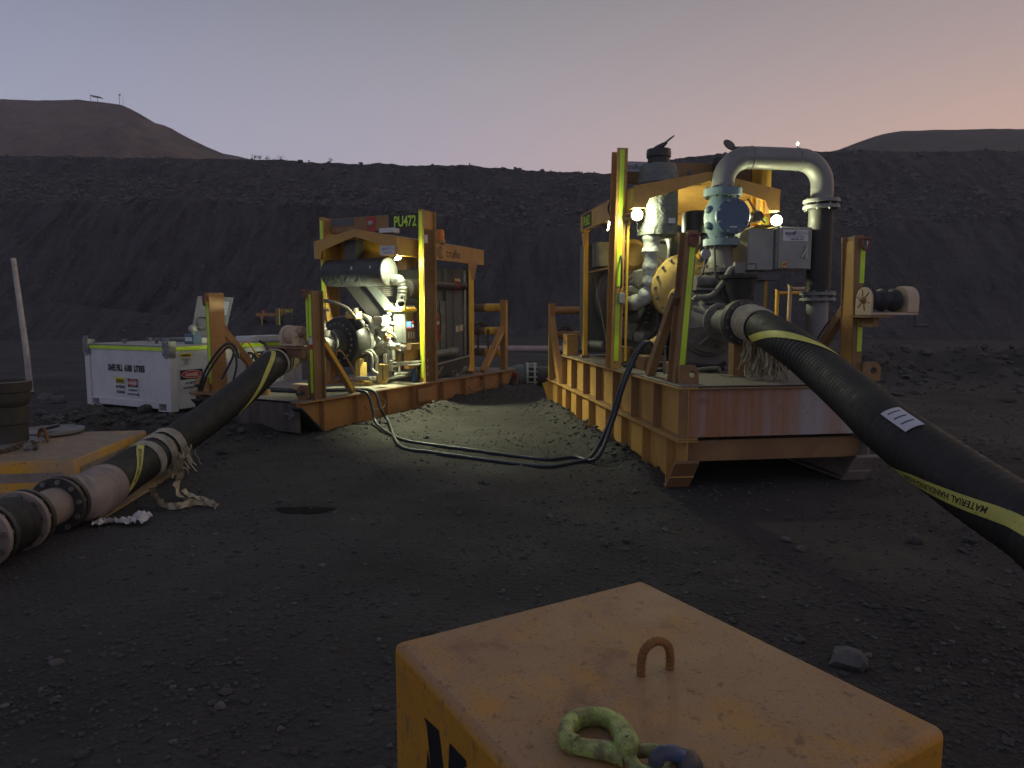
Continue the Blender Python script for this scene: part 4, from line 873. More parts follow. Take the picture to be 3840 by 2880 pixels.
# silencer lying across, its bright end cap, foil-wrapped pipe
sy, sz = 2.75, 2.36; sx0, sx1 = FL.at(1231, 1021, y=sy).x, FL.at(1462, 1021, y=sy).x; sz = FL.at(1454, 1019, y=sy).z
sil = obj('silencer', MB().lathem((sx0, sy, sz), (sx1 - .02, sy, sz), [(0, .19), (.03, .232), (.35, .24), (.6, .234), (.9, .242), (sx1 - sx0 - .04, .236), (sx1 - sx0 - .02, .20)], 40), 'wrapdark', LS)
obj('end_cap', MB().lathem((sx1 - .03, sy, sz), (sx1 + .03, sy, sz), [(0, .237), (.02, .232), (.034, .20), (.042, .15), (.05, .06)], 40), 'foil', sil)
for x_ in (.55, .98, 1.38): obj('tag', MB().bar((x_, sy - .232, sz + .03 - .06 * (x_ < .8)), (x_, sy - .225, sz + .09 - .06 * (x_ < .8)), .035, .006, (0, 1, 0)), 'paper', sil)
obj('silencer_strap', B((.72, sy - .10, sz + .2), (.98, sy + .10, 2.93)), 'dsteel', LS)
fp = obj('exhaust_pipe', MB().tube([FL.at(1476, 1052, y=2.80), FL.at(1496, 1048, y=2.80), FL.at(1508, 1075, y=2.82), FL.at(1508, 1105, y=2.82), FL.at(1504, 1140, y=2.82), FL.at(1504, 1165, y=2.82)], lambda t: .084 + .005 * math.sin(t * 31) + .004 * math.sin(t * 77), 22, sub=14), 'foil', LS)
obj('pipe_wrap', MB().tube([(1.82, 2.76, 1.62), (1.83, 2.9, 1.72), (1.82, 3.1, 1.74)], lambda t: .07 + .006 * math.sin(t * 40), 14), 'foil', LS)
pts = [FL.at(*Z1(*p), y=2.88) for p in ((500, 815), (690, 815), (930, 1055), (850, 1075), (800, 1190), (640, 1000))]
obj('silencer_bracket', MB().prism([(p.x, p.z) for p in pts], 'y', 2.86, 2.89), 'dsteel', LS)
pts = [FL.at(*Z1(*p), y=2.80) for p in ((690, 815), (775, 815), (925, 1000), (925, 1060), (885, 1060))]
obj('bracket_edge', MB().prism([(p.x, p.z) for p in pts], 'y', 2.78, 2.858), 'dgrey', LS)
# pump
px, pz = 1.1, 1.20
pu = obj('pump_casing', lathe_y((px, pz), [(2.02, .30), (2.03, .40), (2.08, .425), (2.22, .43), (2.34, .40), (2.40, .32), (2.41, .1)], 48), 'black', LS)
obj('cover_ring', lathe_y((px, pz), [(1.985, .28), (1.995, .325), (2.02, .33)], 44), 'black', pu); bolts(pu, (px, 1.972, pz), YR, .305, 20, .013, .016, 'lightmetal')
obj('cover_cone', lathe_y((px, pz), [(1.80, .15), (1.82, .16), (1.985, .22)], 36), 'black', pu)
obj('rear_casting', lathe_y((px, pz), [(2.405, .2), (2.41, .36), (2.47, .38), (2.52, .33), (2.54, .1)], 40), 'cast', pu)
flange(LS, (px, 1.76, pz), (px, 1.80, pz), .20, 'cast', 8, 'lightmetal', 'suction_flange', .015)
obj('suction_pipe', MB().tube([(px, 1.77, pz), (px, 1.5, pz), (px + .01, 1.25, pz - .05), (px + .02, 1.05, pz - .12)], .15, 24), 'lightmetal', LS)
gv = obj('priming_valve', lathe_v((px, 1.60), [(1.30, .14), (1.31, .15), (1.40, .15), (1.405, .10), (1.46, .085), (1.58, .09), (1.66, .105), (1.70, .10), (1.705, .155), (1.735, .155)], 26), 'pump', LS)
obj('cap_bar', MB().bar((px - .15, 1.55, 1.75), (px + .15, 1.55, 1.75), .06, .04), 'lightmetal', gv)
obj('brass_fitting', MB().cyl((px - .05, 1.58, 1.86), (px + .15, 1.60, 1.86), .022, n=10).cyl((px + .02, 1.58, 1.86), (px + .02, 1.58, 1.92), .016, n=8), 'lightmetal', gv)
obj('relief_hose', MB().tube([(px - .12, 1.58, 1.74), (px - .12, 1.58, 1.84), (px, 1.58, 1.86), (px + .18, 1.62, 1.86), (px + .32, 1.85, 1.76), (px + .34, 2.05, 1.60)], .028, 10), 'pump', gv)
obj('lug_block', B((px + .12, 2.06, 1.58), (px + .34, 2.22, 1.70)), 'bell', pu, .01)
obj('motor_lobe', MB().ball((px + .36, 2.12, 1.50), .09, 14), 'black', pu)
for xx in (.78, 1.42): obj('pump_foot', B((xx - .05, 2.1, LD + .006), (xx + .05, 2.2, .92)).box((xx - .14, 2.02, LD + .006), (xx + .14, 2.30, LD + .06)), 'bell' if xx > 1 else 'orange', LS, .005)
obj('discharge_flange', lathe_v((.86, 2.75), [(1.50, .10), (1.60, .10), (1.605, .19), (1.63, .20), (1.64, .10), (1.70, .06), (1.76, .05)], 28), 'cast', LS)
# engine, brightly lit side
eng = obj('engine_block', B((.70, 3.0, .92), (1.45, 4.55, 1.62)), 'dsteel', LS, .02)
obj('bell_housing', lathe_y((px + .05, 1.16), [(2.56, .16), (2.60, .28), (2.74, .31), (2.92, .34), (2.98, .30)], 36), 'lightmetal', LS)
for k in range(9):
    a = rad(-60 + 20 * k); obj('lug', MB().cyl((px + .05 + .32 * math.cos(a), 2.86, 1.16 + .32 * math.sin(a)), (px + .05 + .32 * math.cos(a), 2.95, 1.16 + .32 * math.sin(a)), .03, n=8), 'lightmetal', eng)
obj('coupling_guard', MB().lathem((px + .02, 2.42, 1.18), (px + .02, 2.6, 1.18), [(0, .16), (.05, .17), (.18, .14)], 24), 'lightmetal', eng)
obj('guard_hoop', MB().tube([(px + .30, 2.50, 1.30), (px + .30, 2.5, 1.52), (px + .12, 2.5, 1.62), (px, 2.5, 1.55)], .05, 10), 'lightmetal', eng)
obj('rocker_cover', B((.80, 3.05, 1.62), (1.40, 4.45, 1.86)), 'cast', eng, .03)
obj('turbo', lathe_y((1.52, 1.50), [(2.95, .10), (3.0, .17), (3.12, .18), (3.2, .12), (3.35, .10)], 26), 'lightmetal', eng)
obj('turbo_neck', MB().tube([(1.52, 3.05, 1.58), (1.6, 2.95, 1.66), (1.72, 2.8, 1.62)], .075, 12), 'foil', eng)
obj('oil_filter', lathe_v((1.62, 2.72), [(.86, .05), (.88, .09), (1.08, .09), (1.10, .05)], 18), 'lightmetal', eng)
obj('oil_filter', lathe_v((1.60, 2.95), [(.80, .05), (.82, .08), (1.05, .08), (1.07, .05)], 18), 'bell', eng)
obj('starter', lathe_y((1.56, 1.16), [(2.55, .05), (2.58, .09), (2.85, .09), (2.9, .06)], 20), 'lightmetal', eng)
obj('side_block', B((1.42, 2.62, 1.24), (1.60, 2.8, 1.42)), 'lightmetal', eng, .01); obj('side_block', B((1.45, 2.50, 1.46), (1.62, 2.66, 1.62)), 'lightmetal', eng, .01)
obj('orange_plate', B((1.60, 2.66, 1.26), (1.66, 2.78, 1.40)), 'orange', eng, .004)
obj('air_filter', lathe_v((1.36, 2.98), [(2.18, .09), (2.24, .12), (2.30, .13), (2.42, .19), (2.56, .20), (2.60, .21), (2.63, .17)], 28), 'black', eng)
for i in range(6): obj('air_rib', MB().torus((1.36, 2.98, 1.98 + .035 * i), ZR, .10 + .008 * i, .012, 24, 6), 'dsteel', eng)
obj('intake_canister', lathe_y((1.74, 2.10), [(3.02, .10), (3.04, .165), (3.35, .17), (3.40, .12)], 26), 'dsteel', eng)
obj('intake_bracket', B((1.5, 2.9, 1.66), (1.80, 3.3, 1.80)), 'dsteel', eng, .01)
obj('engine_leg', B((1.62, 2.35, LD + .006), (1.74, 2.47, .80)), 'bell', eng, .004)
obj('mount_plate', B((1.45, 2.6, LD + .1), (1.62, 2.9, .78)), 'lightmetal', eng, .006)
for k, pts in enumerate((((1.45, 2.25, 1.02), (1.62, 2.22, 1.05), (1.68, 2.28, .90), (1.66, 2.30, .68), (1.78, 2.4, .60)), ((1.5, 2.6, 1.38), (1.72, 2.62, 1.34), (1.74, 2.75, 1.22)), ((1.55, 2.5, .56), (1.80, 2.8, .64), (1.95, 3.2, .66), (1.9, 3.6, .64)), ((1.5, 2.4, .52), (1.76, 2.6, .58), (1.85, 3.0, .60), (1.95, 3.3, .58)))):
    obj('engine_hose', MB().tube(pts, .026, 10), 'lightmetal', eng)
for k in range(10):
    a = Vector((random.uniform(1.45, 1.75), random.uniform(2.45, 3.1), random.uniform(.55, 1.3))); obj('fitting', MB().cyl(a, a + Vector((random.uniform(-.03, .03), random.uniform(-.08, .08), random.uniform(.03, .10))), random.uniform(.015, .035), n=10), random.choice(('lightmetal', 'cast', 'dsteel')), eng)
# pieces picked out by the lamp beside the pump
def pb(n_, x0, y0, x1, y1, yp, th, m, bev=.008):
    a, b = FL.at(1150 + .3014 * x0, 1000 + .3014 * y0, y=yp), FL.at(1150 + .3014 * x1, 1000 + .3014 * y1, y=yp)
    return obj(n_, B((min(a.x, b.x), yp, min(a.z, b.z)), (max(a.x, b.x), yp + th, max(a.z, b.z))), m, eng, bev)
def pc(n_, x, y, r, yp, prof, m, n=26):
    a = FL.at(1150 + .3014 * x, 1000 + .3014 * y, y=yp); k = .0013 * r
    return obj(n_, lathe_y((a.x, a.z), [(yp + d, k * q) for d, q in prof], n), m, eng)
pc('coupling_body', 738, 975, 62, 2.42, [(0, .75), (.02, 1), (.22, 1.05), (.26, .8)], 'lightmetal')
g_ = pc('gear_housing', 868, 955, 165, 2.62, [(0, .55), (.03, .9), (.08, 1.0), (.20, 1.0), (.23, .85)], 'lightmetal', 40)
for k in range(7):
    a = rad(-75 + 25 * k); c = FL.at(1150 + .3014 * 868, 1000 + .3014 * 955, y=2.62); obj('slot', MB().cbox((c.x + .21 * math.cos(a), 2.78, c.z + .21 * math.sin(a)), (.05, .09, .05)), 'dsteel', g_)
pb('pump_block', 660, 715, 748, 800, 2.40, .14, 'lightmetal'); pb('valve_plate', 660, 815, 780, 840, 2.40, .16, 'lightmetal'); pb('valve_stem', 695, 840, 745, 890, 2.44, .06, 'dsteel')
pb('upper_casting', 895, 690, 1045, 830, 2.70, .22, 'lightmetal', .03); pc('upper_flange', 960, 660, 62, 2.66, [(0, .6), (.03, 1), (.10, 1), (.12, .5)], 'lightmetal'); pb('casting_ledge', 845, 770, 930, 815, 2.60, .12, 'lightmetal')
pb('orange_tag', 955, 855, 1010, 937, 2.56, .03, 'orange', .003); pc('cone_fitting', 1015, 995, 55, 2.50, [(0, .35), (.06, 1), (.14, .9), (.16, .4)], 'lightmetal')
pb('stand', 610, 1190, 705, 1370, 2.20, .10, 'bell'); pb('stand_base', 585, 1362, 790, 1418, 2.05, .16, 'lightmetal'); pb('grey_plate', 998, 1165, 1072, 1300, 2.46, .02, 'lightmetal', .004); pb('grey_plate', 950, 1085, 990, 1245, 2.40, .03, 'lightmetal', .004)
pb('white_post', 890, 1215, 972, 1435, 1.98, .10, 'bell', .004); obj('post_slot', MB().cbox(FL.at(1150 + .3014 * 945, 1000 + .3014 * 1330, y=1.978), (.016, .004, .2)), 'dsteel', eng)
for k, (x, y, r_) in enumerate(((1000, 590, 26), (1045, 520, 12), (968, 520, 12), (1040, 720, 30), (1000, 900, 22), (1120, 985, 34), (1180, 1010, 40), (1150, 1060, 30), (985, 760, 20))):
    pc('fitting', x, y, r_, 2.48 + .03 * (k % 3), [(0, .6), (.02, 1), (.07, 1), (.09, .5)], ('lightmetal', 'cast')[k % 4 == 3], 14)
obj('drain_hose', MB().tube([FL.at(1150 + .3014 * x, 1000 + .3014 * y, y=2.15) for x, y in ((690, 1085), (740, 1062), (800, 1090), (815, 1180), (815, 1270), (850, 1310), (890, 1330))], .022, 10), 'lightmetal', eng)
for k, q in enumerate((((985, 1300), (1090, 1240), (1180, 1215), (1300, 1225), (1420, 1215)), ((1060, 1200), (1180, 1192), (1300, 1188), (1420, 1180)), ((1110, 1330), (1200, 1330), (1260, 1320)), ((1150, 1240), (1155, 1310), (1150, 1330)))):
    obj('conduit', MB().tube([FL.at(1150 + .3014 * x, 1000 + .3014 * y, y=2.55 + .05 * k) for x, y in q], .018, 8), 'lightmetal', eng)
# control panel facing out
cp = obj('control_panel', MB().box((1.70, 2.72, 1.17), (1.90, 3.11, 1.69)), 'dgrey', LS, .006)
for a, b in (((1.90, 2.72, 1.17), (1.955, 2.735, 1.69)), ((1.90, 3.095, 1.17), (1.955, 3.11, 1.69)), ((1.90, 2.737, 1.17), (1.955, 3.093, 1.185)), ((1.90, 2.737, 1.675), (1.955, 3.093, 1.69))): obj('panel_rim', B(a, b), 'steel', cp)
obj('panel_face', B((1.901, 2.736, 1.186), (1.91, 3.094, 1.674)), 'brown', cp)
obj('screen', B((1.911, 2.80, 1.42), (1.914, 2.94, 1.53)), 'screen', cp); obj('screen_bar', B((1.9142, 2.80, 1.415), (1.9158, 2.93, 1.435)), 'screen_r', cp)
obj('screen_bar', B((1.9142, 2.83, 1.47), (1.9158, 2.90, 1.485)), 'screen_g', cp); obj('screen_bar', B((1.9142, 2.82, 1.50), (1.9158, 2.93, 1.51)), 'screen_w', cp)
obj('red_key', B((1.911, 2.97, 1.505), (1.916, 3.0, 1.535)), 'screen_r', cp); obj('white_key', B((1.911, 2.97, 1.43), (1.916, 3.0, 1.48)), 'screen_w', cp)
for i in range(3): obj('switch', B((1.911, 2.84 + .075 * i, 1.24), (1.918, 2.88 + .075 * i, 1.35)), 'sign', cp, .002)
obj('panel_hood', B((1.66, 2.66, 1.70), (1.99, 3.0, 1.76)), 'yellow2', LS, .006)
obj('panel_arm', B((1.72, 2.74, 1.05), (2.05, 3.0, 1.16)), 'brown', LS, .006)
pk = obj('spill_kit_box', B((1.86, 2.78, .72), (1.985, 3.04, 1.06)), 'orange', LS, .01); text('truflo', .08, 'ink', pk, (1.988, 2.94, .84), YR, ZR, .75); gear(pk, (1.988, 2.82, .87), YR, ZR, .03); obj('lid', B((1.85, 2.75, 1.06), (1.99, 3.06, 1.09)), 'dsteel', pk)
# radiator housing
ra = obj('radiator', B((.30, 4.45, .80), (1.66, 5.25, 2.52)), 'dgrey', LS, .012)
obj('side_sheet', B((1.662, 4.70, .82), (1.668, 5.06, 2.50)), 'dgrey', ra); obj('side_angle', B((1.668, 5.05, .80), (1.70, 5.12, 2.50)), 'steel', ra); obj('side_angle', B((1.662, 5.2, .80), (1.72, 5.25, 2.54)), 'dgrey', ra)
obj('fan_housing', B((.42, 3.95, .95), (1.60, 4.44, 2.48)), 'dgrey', ra, .02)
obj('fan_guard', MB().prism([(4.0, .80), (4.25, .80), (4.22, 1.9), (4.10, 2.1), (4.02, 1.9)], 'x', 1.62, 1.635), 'mesh', ra)
obj('fan_guard_panel', B((1.61, 4.27, .82), (1.64, 4.45, 1.9)), 'cast', ra)
for y, z, m in ((4.82, 1.36, 'sign'), (4.94, 1.37, 'signyellow'), (5.02, 1.38, 'sign'), (4.80, 2.28, 'signyellow'), (4.90, 2.28, 'sign')): obj('sticker', B((1.669, y - .045, z - .06), (1.6715, y + .045, z + .06)), m, ra)
obj('coolant_pipe', MB().tube([(1.55, 3.6, 1.95), (1.70, 3.62, 2.15), (1.74, 3.8, 2.20), (1.74, 4.6, 2.20), (1.74, 4.95, 2.20), (1.66, 5.05, 2.20)], .075, 18), 'dsteel', LS)
for i in range(3): obj('hose_clamp', MB().torus((1.74, 4.62 + .05 * i, 2.20), YR, .077, .008, 24, 6), 'red', LS)
obj('coolant_pipe', MB().tube([(1.55, 3.5, .72), (1.78, 3.56, .84), (1.84, 3.8, .92), (1.84, 4.4, .94), (1.7, 4.7, .95)], .07, 16), 'cast', LS)
for i in range(3): obj('hose_clamp', MB().torus((1.84, 4.25 + .08 * i, .937), YR, .072, .008, 24, 6), 'lightmetal', LS)
obj('belly_pan', MB().prism([(3.55, .50), (3.50, .74), (4.75, .84), (4.72, .74), (4.35, .54)], 'x', 1.62, 2.0), 'black', LS)
obj('pan_rim', MB().bar((2.005, 3.50, .745), (2.005, 4.75, .845), .02, .02), 'lightmetal', LS)
obj('pan_stay', MB().prism([(3.56, .55), (3.64, .55), (3.80, .70), (3.72, .70)], 'x', 2.001, 2.006), 'cast', LS)
for k in range(6):
    a = Vector((random.uniform(1.8, 2.1), random.uniform(4.1, 5.0), LD + .02)); obj('deck_fitting', MB().cyl(a, a + Vector((random.uniform(-.1, .1), random.uniform(-.12, .12), random.uniform(.02, .08))), .02, n=8), 'lightmetal', LS)
obj('cleat', MB().tube([(2.08, 3.98, LD + .01), (2.08, 3.98, LD + .10), (2.08, 4.1, LD + .12), (2.08, 4.16, LD + .01)], .012, 8), 'cast', LS)
obj('base_block', B((1.12, .9, LD + .006), (1.5, 1.1, LD + .12)), 'cream', LS, .01); obj('base_ring', lathe_v((1.0, .42), [(LD + .006, .13), (LD + .07, .13)], 20), 'brown', LS)
# rear guard rail
for xx in (1.27, 2.08):
    gp = obj('guard_post', B((xx - .06, 5.95, LD + .006), (xx + .06, 6.08, 1.94)), 'orange', LS, .005)
    if xx > 2:
        obj('tape_strip', B((xx + .061, 5.995, .95), (xx + .064, 6.035, 1.88)), 'yellow2', gp)
        b2 = obj('brace', MB().bar((xx, 5.12, LD + .02), (xx, 5.97, 1.36), .10, .13), 'orange', gp, .004)
        obj('tape_strip', MB().bar((xx + .052, 5.22, .62), (xx + .052, 5.88, 1.27), .003, .035, (0, -.7, .7)), 'yellow2', gp)
for z in (1.78, 1.29, .84):
    rl = obj('guard_rail', MB().cyl((.1, 6.0, z), (2.02, 6.0, z), .085, n=20), 'brown', LS); obj('bright_sleeve', MB().cyl((1.66, 6.0, z), (2.025, 6.0, z), .087, n=20), 'yellow2', rl)
obj('tail_plate', MB().bar((2.16, 6.40, .40), (2.10, 6.42, .05), .03, .16), 'brown', LS); obj('tail_lamp', B((2.08, 6.34, .30), (2.20, 6.38, .40)), 'red', LS, .006)
# lit lamp under the roof, plus an added engine light
work_lamp(LS, (1.93, 2.60, 1.82), (-.78, .02, -.48), 300, 158, .05)  # added lamp hidden by the exhaust pipe, brightens the engine
work_lamp(LS, FL.at(1492, 967, y=2.60), (.55, -.10, -1.0), 620, 88, spill=26)
# ------------------------------------------------------------------ things on and around the skids
# fire extinguisher hung on the tall post
ft = thing('fire_extinguisher', 'red fire extinguisher with white band hung beside the tall orange post', 'extinguisher', FL.world((2.02, 3.50, 1.17)), FL.a)
obj('cylinder', lathe_v((0, 0), [(0, .078), (.01, .085), (.42, .085), (.47, .06), (.50, .03)], 22), 'red', ft)
obj('band', lathe_v((0, 0), [(.30, .0865), (.36, .0865)], 22), 'sign', ft)
obj('valve_head', MB().cyl((0, 0, .50), (0, 0, .56), .022, n=10).bar((-.02, 0, .56), (.09, -.02, .58), .02, .02), 'dsteel', ft)
obj('hose', MB().tube([(.02, 0, .54), (.10, .02, .50), (.11, .03, .28), (.10, .02, .12)], .012, 8), 'cable', ft)
obj('hanger', MB().bar((0, -.16, .45), (0, 0, .45), .03, .03), 'dsteel', ft)
bt = thing('water_bottle', 'dark blue water bottle standing on the farther skid deck', 'bottle', FL.world((1.98, 2.92, LD + .007)), FL.a)
obj('body', lathe_v((0, 0), [(0, .045), (.01, .05), (.17, .05), (.20, .035), (.22, .024)], 18), 'bottle', bt); obj('cap', lathe_v((0, 0), [(.22, .028), (.255, .028)], 14), 'black', bt)
def chain(name, pts, label, m='chain', r=.011, L=.07, group='rusty chains'):
    T = Tube(pts, sub=10); t = thing(name, label, 'chain', (0, 0, 0), 0, group); n = int(T.len / (L * .72))
    a = MB(); k = 10
    for i in range(k):
        pass
    ring = [Vector(((L / 2 - .02) * (1 if math.cos(q) > 0 else -1) + .02 * math.cos(q), .022 * math.sin(q), 0)) for q in [2 * math.pi * j / 12 for j in range(12)]]
    me_ = MB().tube(ring + [ring[0]], r, 6, False, 1).mesh('chain_link')
    for i in range(n):
        d = (i + .5) * T.len / n; p = T.at(d, 0, 0); q = T.at(min(d + .02, T.len - .001), 0, 0); tn = (q - p).normalized() if (q - p).length > 1e-5 else Vector((1, 0, 0))
        o = link('chain_link', me_, M[m], t); o.location = p; o.rotation_euler = (tn.to_track_quat('X', 'Z').to_matrix() @ Matrix.Rotation(rad(90 * (i % 2)), 3, 'X')).to_euler()
    return t
w_ = FL.world
chain('chain', [w_((1.30, 6.0, 1.40)), w_((1.45, 5.92, 1.41)), w_((1.52, 6.02, 1.44)), w_((1.62, 5.97, 1.42)), w_((1.48, 6.05, 1.43)), w_((1.72, 6.0, 1.40))], 'rusty chain heaped on the middle guard rail of the farther skid')
for k, (a, b) in enumerate(((1.38, .86), (1.52, .80), (1.76, .92))):
    chain('chain', [w_((a, 5.90, 1.32)), w_((a, 5.89, 1.1)), w_((a + .01, 5.89, b))], ('rusty chain hanging from the middle guard rail, leftmost of three', 'rusty chain hanging from the middle guard rail, in the middle of three', 'short chain hanging from the middle guard rail, rightmost of three')[k])
chain('chain', [FR.world((.18, 6.08, 1.37)), FR.world((.25, 6.02, 1.40)), FR.world((.36, 6.1, 1.39)), FR.world((.30, 6.05, 1.43)), FR.world((.42, 6.08, 1.37))], 'rusty chain heaped on the guard rail of the nearer skid')

# ------------------------------------------------------------------ big ribbed suction hoses
def hose(label, pts, r, pitch, ribs, name='suction_hose', n=36):
    T = Tube(pts, sub=14); t = thing(name, label, 'hose', (0, 0, 0), 0, 'ribbed suction hoses'); k = int(T.len / pitch * 3); vs = []; fs = []
    for i in range(k + 1):
        d = T.len * i / k; rr = r + ribs * (1 if i % 3 == 0 else -.5)
        for j in range(n): vs.append(T.at(d, 2 * math.pi * j / n, rr))
    for i in range(k):
        for j in range(n): jj = (j + 1) % n; fs.append((i * n + j, i * n + jj, i * n + n + jj, i * n + n + j))
    fs.append(tuple(range(n))); fs.append(tuple(range(k * n, k * n + n)))
    me = MB().add(vs, fs).mesh('hose_body'); me.set_sharp_from_angle(angle=rad(80)); link('hose_body', me, M['hose'], t); return t, T
def patch(parent, name, T, s0, s1, fa, half, r, m, n=60, k=8):
    vs = [T.at(s0 + (s1 - s0) * i / n, fa(s0 + (s1 - s0) * i / n) + half * (2 * j / k - 1), r) for i in range(n + 1) for j in range(k + 1)]
    return obj(name, MB().add(vs, [(i * (k + 1) + j, i * (k + 1) + j + 1, (i + 1) * (k + 1) + j + 1, (i + 1) * (k + 1) + j) for i in range(n) for j in range(k)]), m, parent)
def collar(parent, name, T, s0, s1, r, m, n=30, k=32, wob=.006, seed=0):
    vs = []
    for i in range(n + 1):
        s = s0 + (s1 - s0) * i / n
        for j in range(k): a = 2 * math.pi * j / k; vs.append(T.at(s, a, r + wob * math.sin(i * 2.1) + wob * noise.noise(Vector((i * .6, math.cos(a) * 2, math.sin(a) * 2 + seed)))))
    return obj(name, MB().add(vs, [(i * k + j, i * k + (j + 1) % k, (i + 1) * k + (j + 1) % k, (i + 1) * k + j) for i in range(n) for j in range(k)]), m, parent)
def strands(parent, name, roots, n, length, m, w=.006, spread=.05, seed=1):
    rng = random.Random(seed); mb = MB()
    for i in range(n):
        p = Vector(rng.choice(roots)) + Vector((rng.gauss(0, spread), rng.gauss(0, spread * .5), rng.gauss(0, .02))); l = length * rng.uniform(.55, 1.05); sw = Vector((rng.gauss(0, .05), rng.gauss(0, .03), 0)); a = rng.uniform(0, 6.28)
        sd2 = Vector((math.cos(a), math.sin(a), 0)) * w * rng.uniform(.5, 1.6); vs = []
        for k in range(6): t = k / 5; q = p + sw * t * t - ZR * l * t + Vector((rng.gauss(0, .006), rng.gauss(0, .006), 0)); vs += [q - sd2, q + sd2]
        mb.add(vs, [(2 * k, 2 * k + 1, 2 * k + 3, 2 * k + 2) for k in range(5)])
    return obj(name, mb, m, parent)
r0 = FR.world((1.0, .74, 1.585)); r1 = FR.world((1.0, .55, 1.575))
hR = [r0, r1, D(2950, 1285, 6.35), D(3073, 1380, 5.75), D(3215, 1500, 4.95), D(3345, 1614, 4.3), D(3637, 1824, 3.6), D(3870, 1975, 3.2), D(4200, 2180, 2.75), Vector((2.95, 1.7, .52)), Vector((3.25, .6, .30)), Vector((3.4, -.8, .19)), Vector((3.5, -3.2, .175))]
tR, TR_ = hose('thick black ribbed hose sweeping from the nearer pump to the right edge', hR, .160, .060, .010)
collar(tR, 'lashing', TR_, .02, .38, .177, 'wrap', 48, wob=.009)
SA = lambda s: float(np.interp(s, [.50, 1.50, 2.2, 3.05, 3.6, 4.2, 5], [2.15, .0, -1.6, -3.0, -4.2, -5.0, -5.8]))
def s_of(T, p): return T.S[min(range(len(T.P)), key=lambda i: (T.P[i] - p).length)]
patch(tR, 'yellow_stripe', TR_, .50, TR_.len - .3, SA, .22, .1725, 'stripe', 300)
def stripe_text(parent, T, fa, s, txt, size, r, flip=1, m='ink'):
    def wr(x, y):
        d = s - x; return T.at(d, fa(d) + (y - size * .35) / r, r)
    return text(txt, size, m, parent, (0, 0, 0), XR, ZR, 1., .001, wrap=wr)
sl_ = s_of(TR_, D(3345, 1614, 4.3)) + .18
patch(tR, 'white_label', TR_, sl_ - .13, sl_ + .13, lambda s: .42, .34, .1725, 'paper', 24)
for k in range(3): patch(tR, 'label_line', TR_, sl_ - .09 + .07 * k, sl_ - .078 + .07 * k, lambda s: .42, .22, .1735, 'ink', 4)
stripe_text(tR, TR_, SA, 3.85, 'MATERIAL HANDLING HOSE', .05, .1737, -1)
strands(tR, 'frayed_strap', [FR.world((1.02, .62, 1.47)), FR.world((1.06, .52, 1.44)), FR.world((1.13, .46, 1.42)), FR.world((1.2, .44, 1.42))], 300, .37, 'straw', .010, .04)
strands(tR, 'frayed_strap', [FR.world((.98, .55, 1.46))], 40, .44, 'straw', .006, .02, 5); strands(tR, 'frayed_strap', [FR.world((1.24, .44, 1.42))], 60, .42, 'straw', .006, .03, 6)
l0 = FL.world((1.12, 1.06, 1.075))
hL = [l0, FL.world((1.16, .72, .99)), D(1016, 1372, 9.35), D(930, 1451, 8.75), D(812, 1545, 8.1), D(694, 1630, 7.5), D(580, 1705, 6.95), G(482, 1768, .215), G(400, 1820, .215), G(338, 1858, .215), G(270, 1875, .215), G(235, 1885, .215)]
tL, TL_ = hose('thick black ribbed hose running from the farther pump down past the low yellow block', hL, .175, .042, .006)
n_ = TL_.len
collar(tL, 'lashing', TL_, .12, .62, .194, 'wrap', 60, wob=.009); collar(tL, 'lashing', TL_, .80, .98, .190, 'wrap', 16)
collar(tL, 'lashing', TL_, 1.30, 1.36, .192, 'wrap', 6, wob=.012)
collar(tL, 'end_sleeve', TL_, n_ - .55, n_ - .02, .190, 'spool', 30, wob=.007)
for s_ in (n_ - 1.50, n_ - 1.72, n_ - 1.90): collar(tL, 'lashing', TL_, s_, s_ + .12, .186, 'wrap', 12, wob=.010, seed=s_)
LA = lambda s: -.95 + 0 * s
patch(tL, 'yellow_stripe', TL_, 1.40, 2.7, lambda s: -.10 - 1.75 * (s - 1.40) , .16, .184, 'stripe', 60)
LB = lambda s: .15 - 2.3 * (s - (n_ - 1.5))
patch(tL, 'yellow_stripe', TL_, n_ - 1.5, n_ - .45, LB, .19, .184, 'stripe', 60)
stripe_text(tL, TL_, LB, n_ - .98, 'MATERIAL HANDLING HOSE', .045, .1855, 1)
strands(tL, 'frayed_strap', [TL_.at(n_ - 1.65, -1.7, .19), TL_.at(n_ - 1.84, -1.7, .19)], 60, .24, 'straw', .008, .04, 9)
# pipe spool bolted to the end of that hose
e0, e1, e2 = TL_.P[-1], G(82, 1950, .215), G(-30, 2030, .215)
dS = (e1 - e0).normalized()
spl = thing('pipe_spool', 'flanged dusty pipe spool bolted to the hose end at the left edge', 'pipe', (0, 0, 0)); sb_ = obj('pipe_body', MB().cyl(e0, e0 + dS * 1.0, .142, n=32), 'spool', spl)
for d_ in (-.02, .045, .40, .465, .78, .845):
    flange(spl, e0 + dS * d_, e0 + dS * (d_ + .035), .215, 'darkpipe' if d_ not in (.465, .845) else 'spool', 10, 'steel', 'flange', .02)
obj('rubber_joint', MB().lathem(e0 + dS * .50, e0 + dS * .78, [(0, .16), (.04, .19), (.08, .165), (.14, .20), (.20, .165), (.24, .19), (.28, .16)], 32), 'rubber', spl)
obj('hose_tail', MB().cyl(e0 + dS * .88, e0 + dS * 1.8, .15, n=32), 'spool', spl)
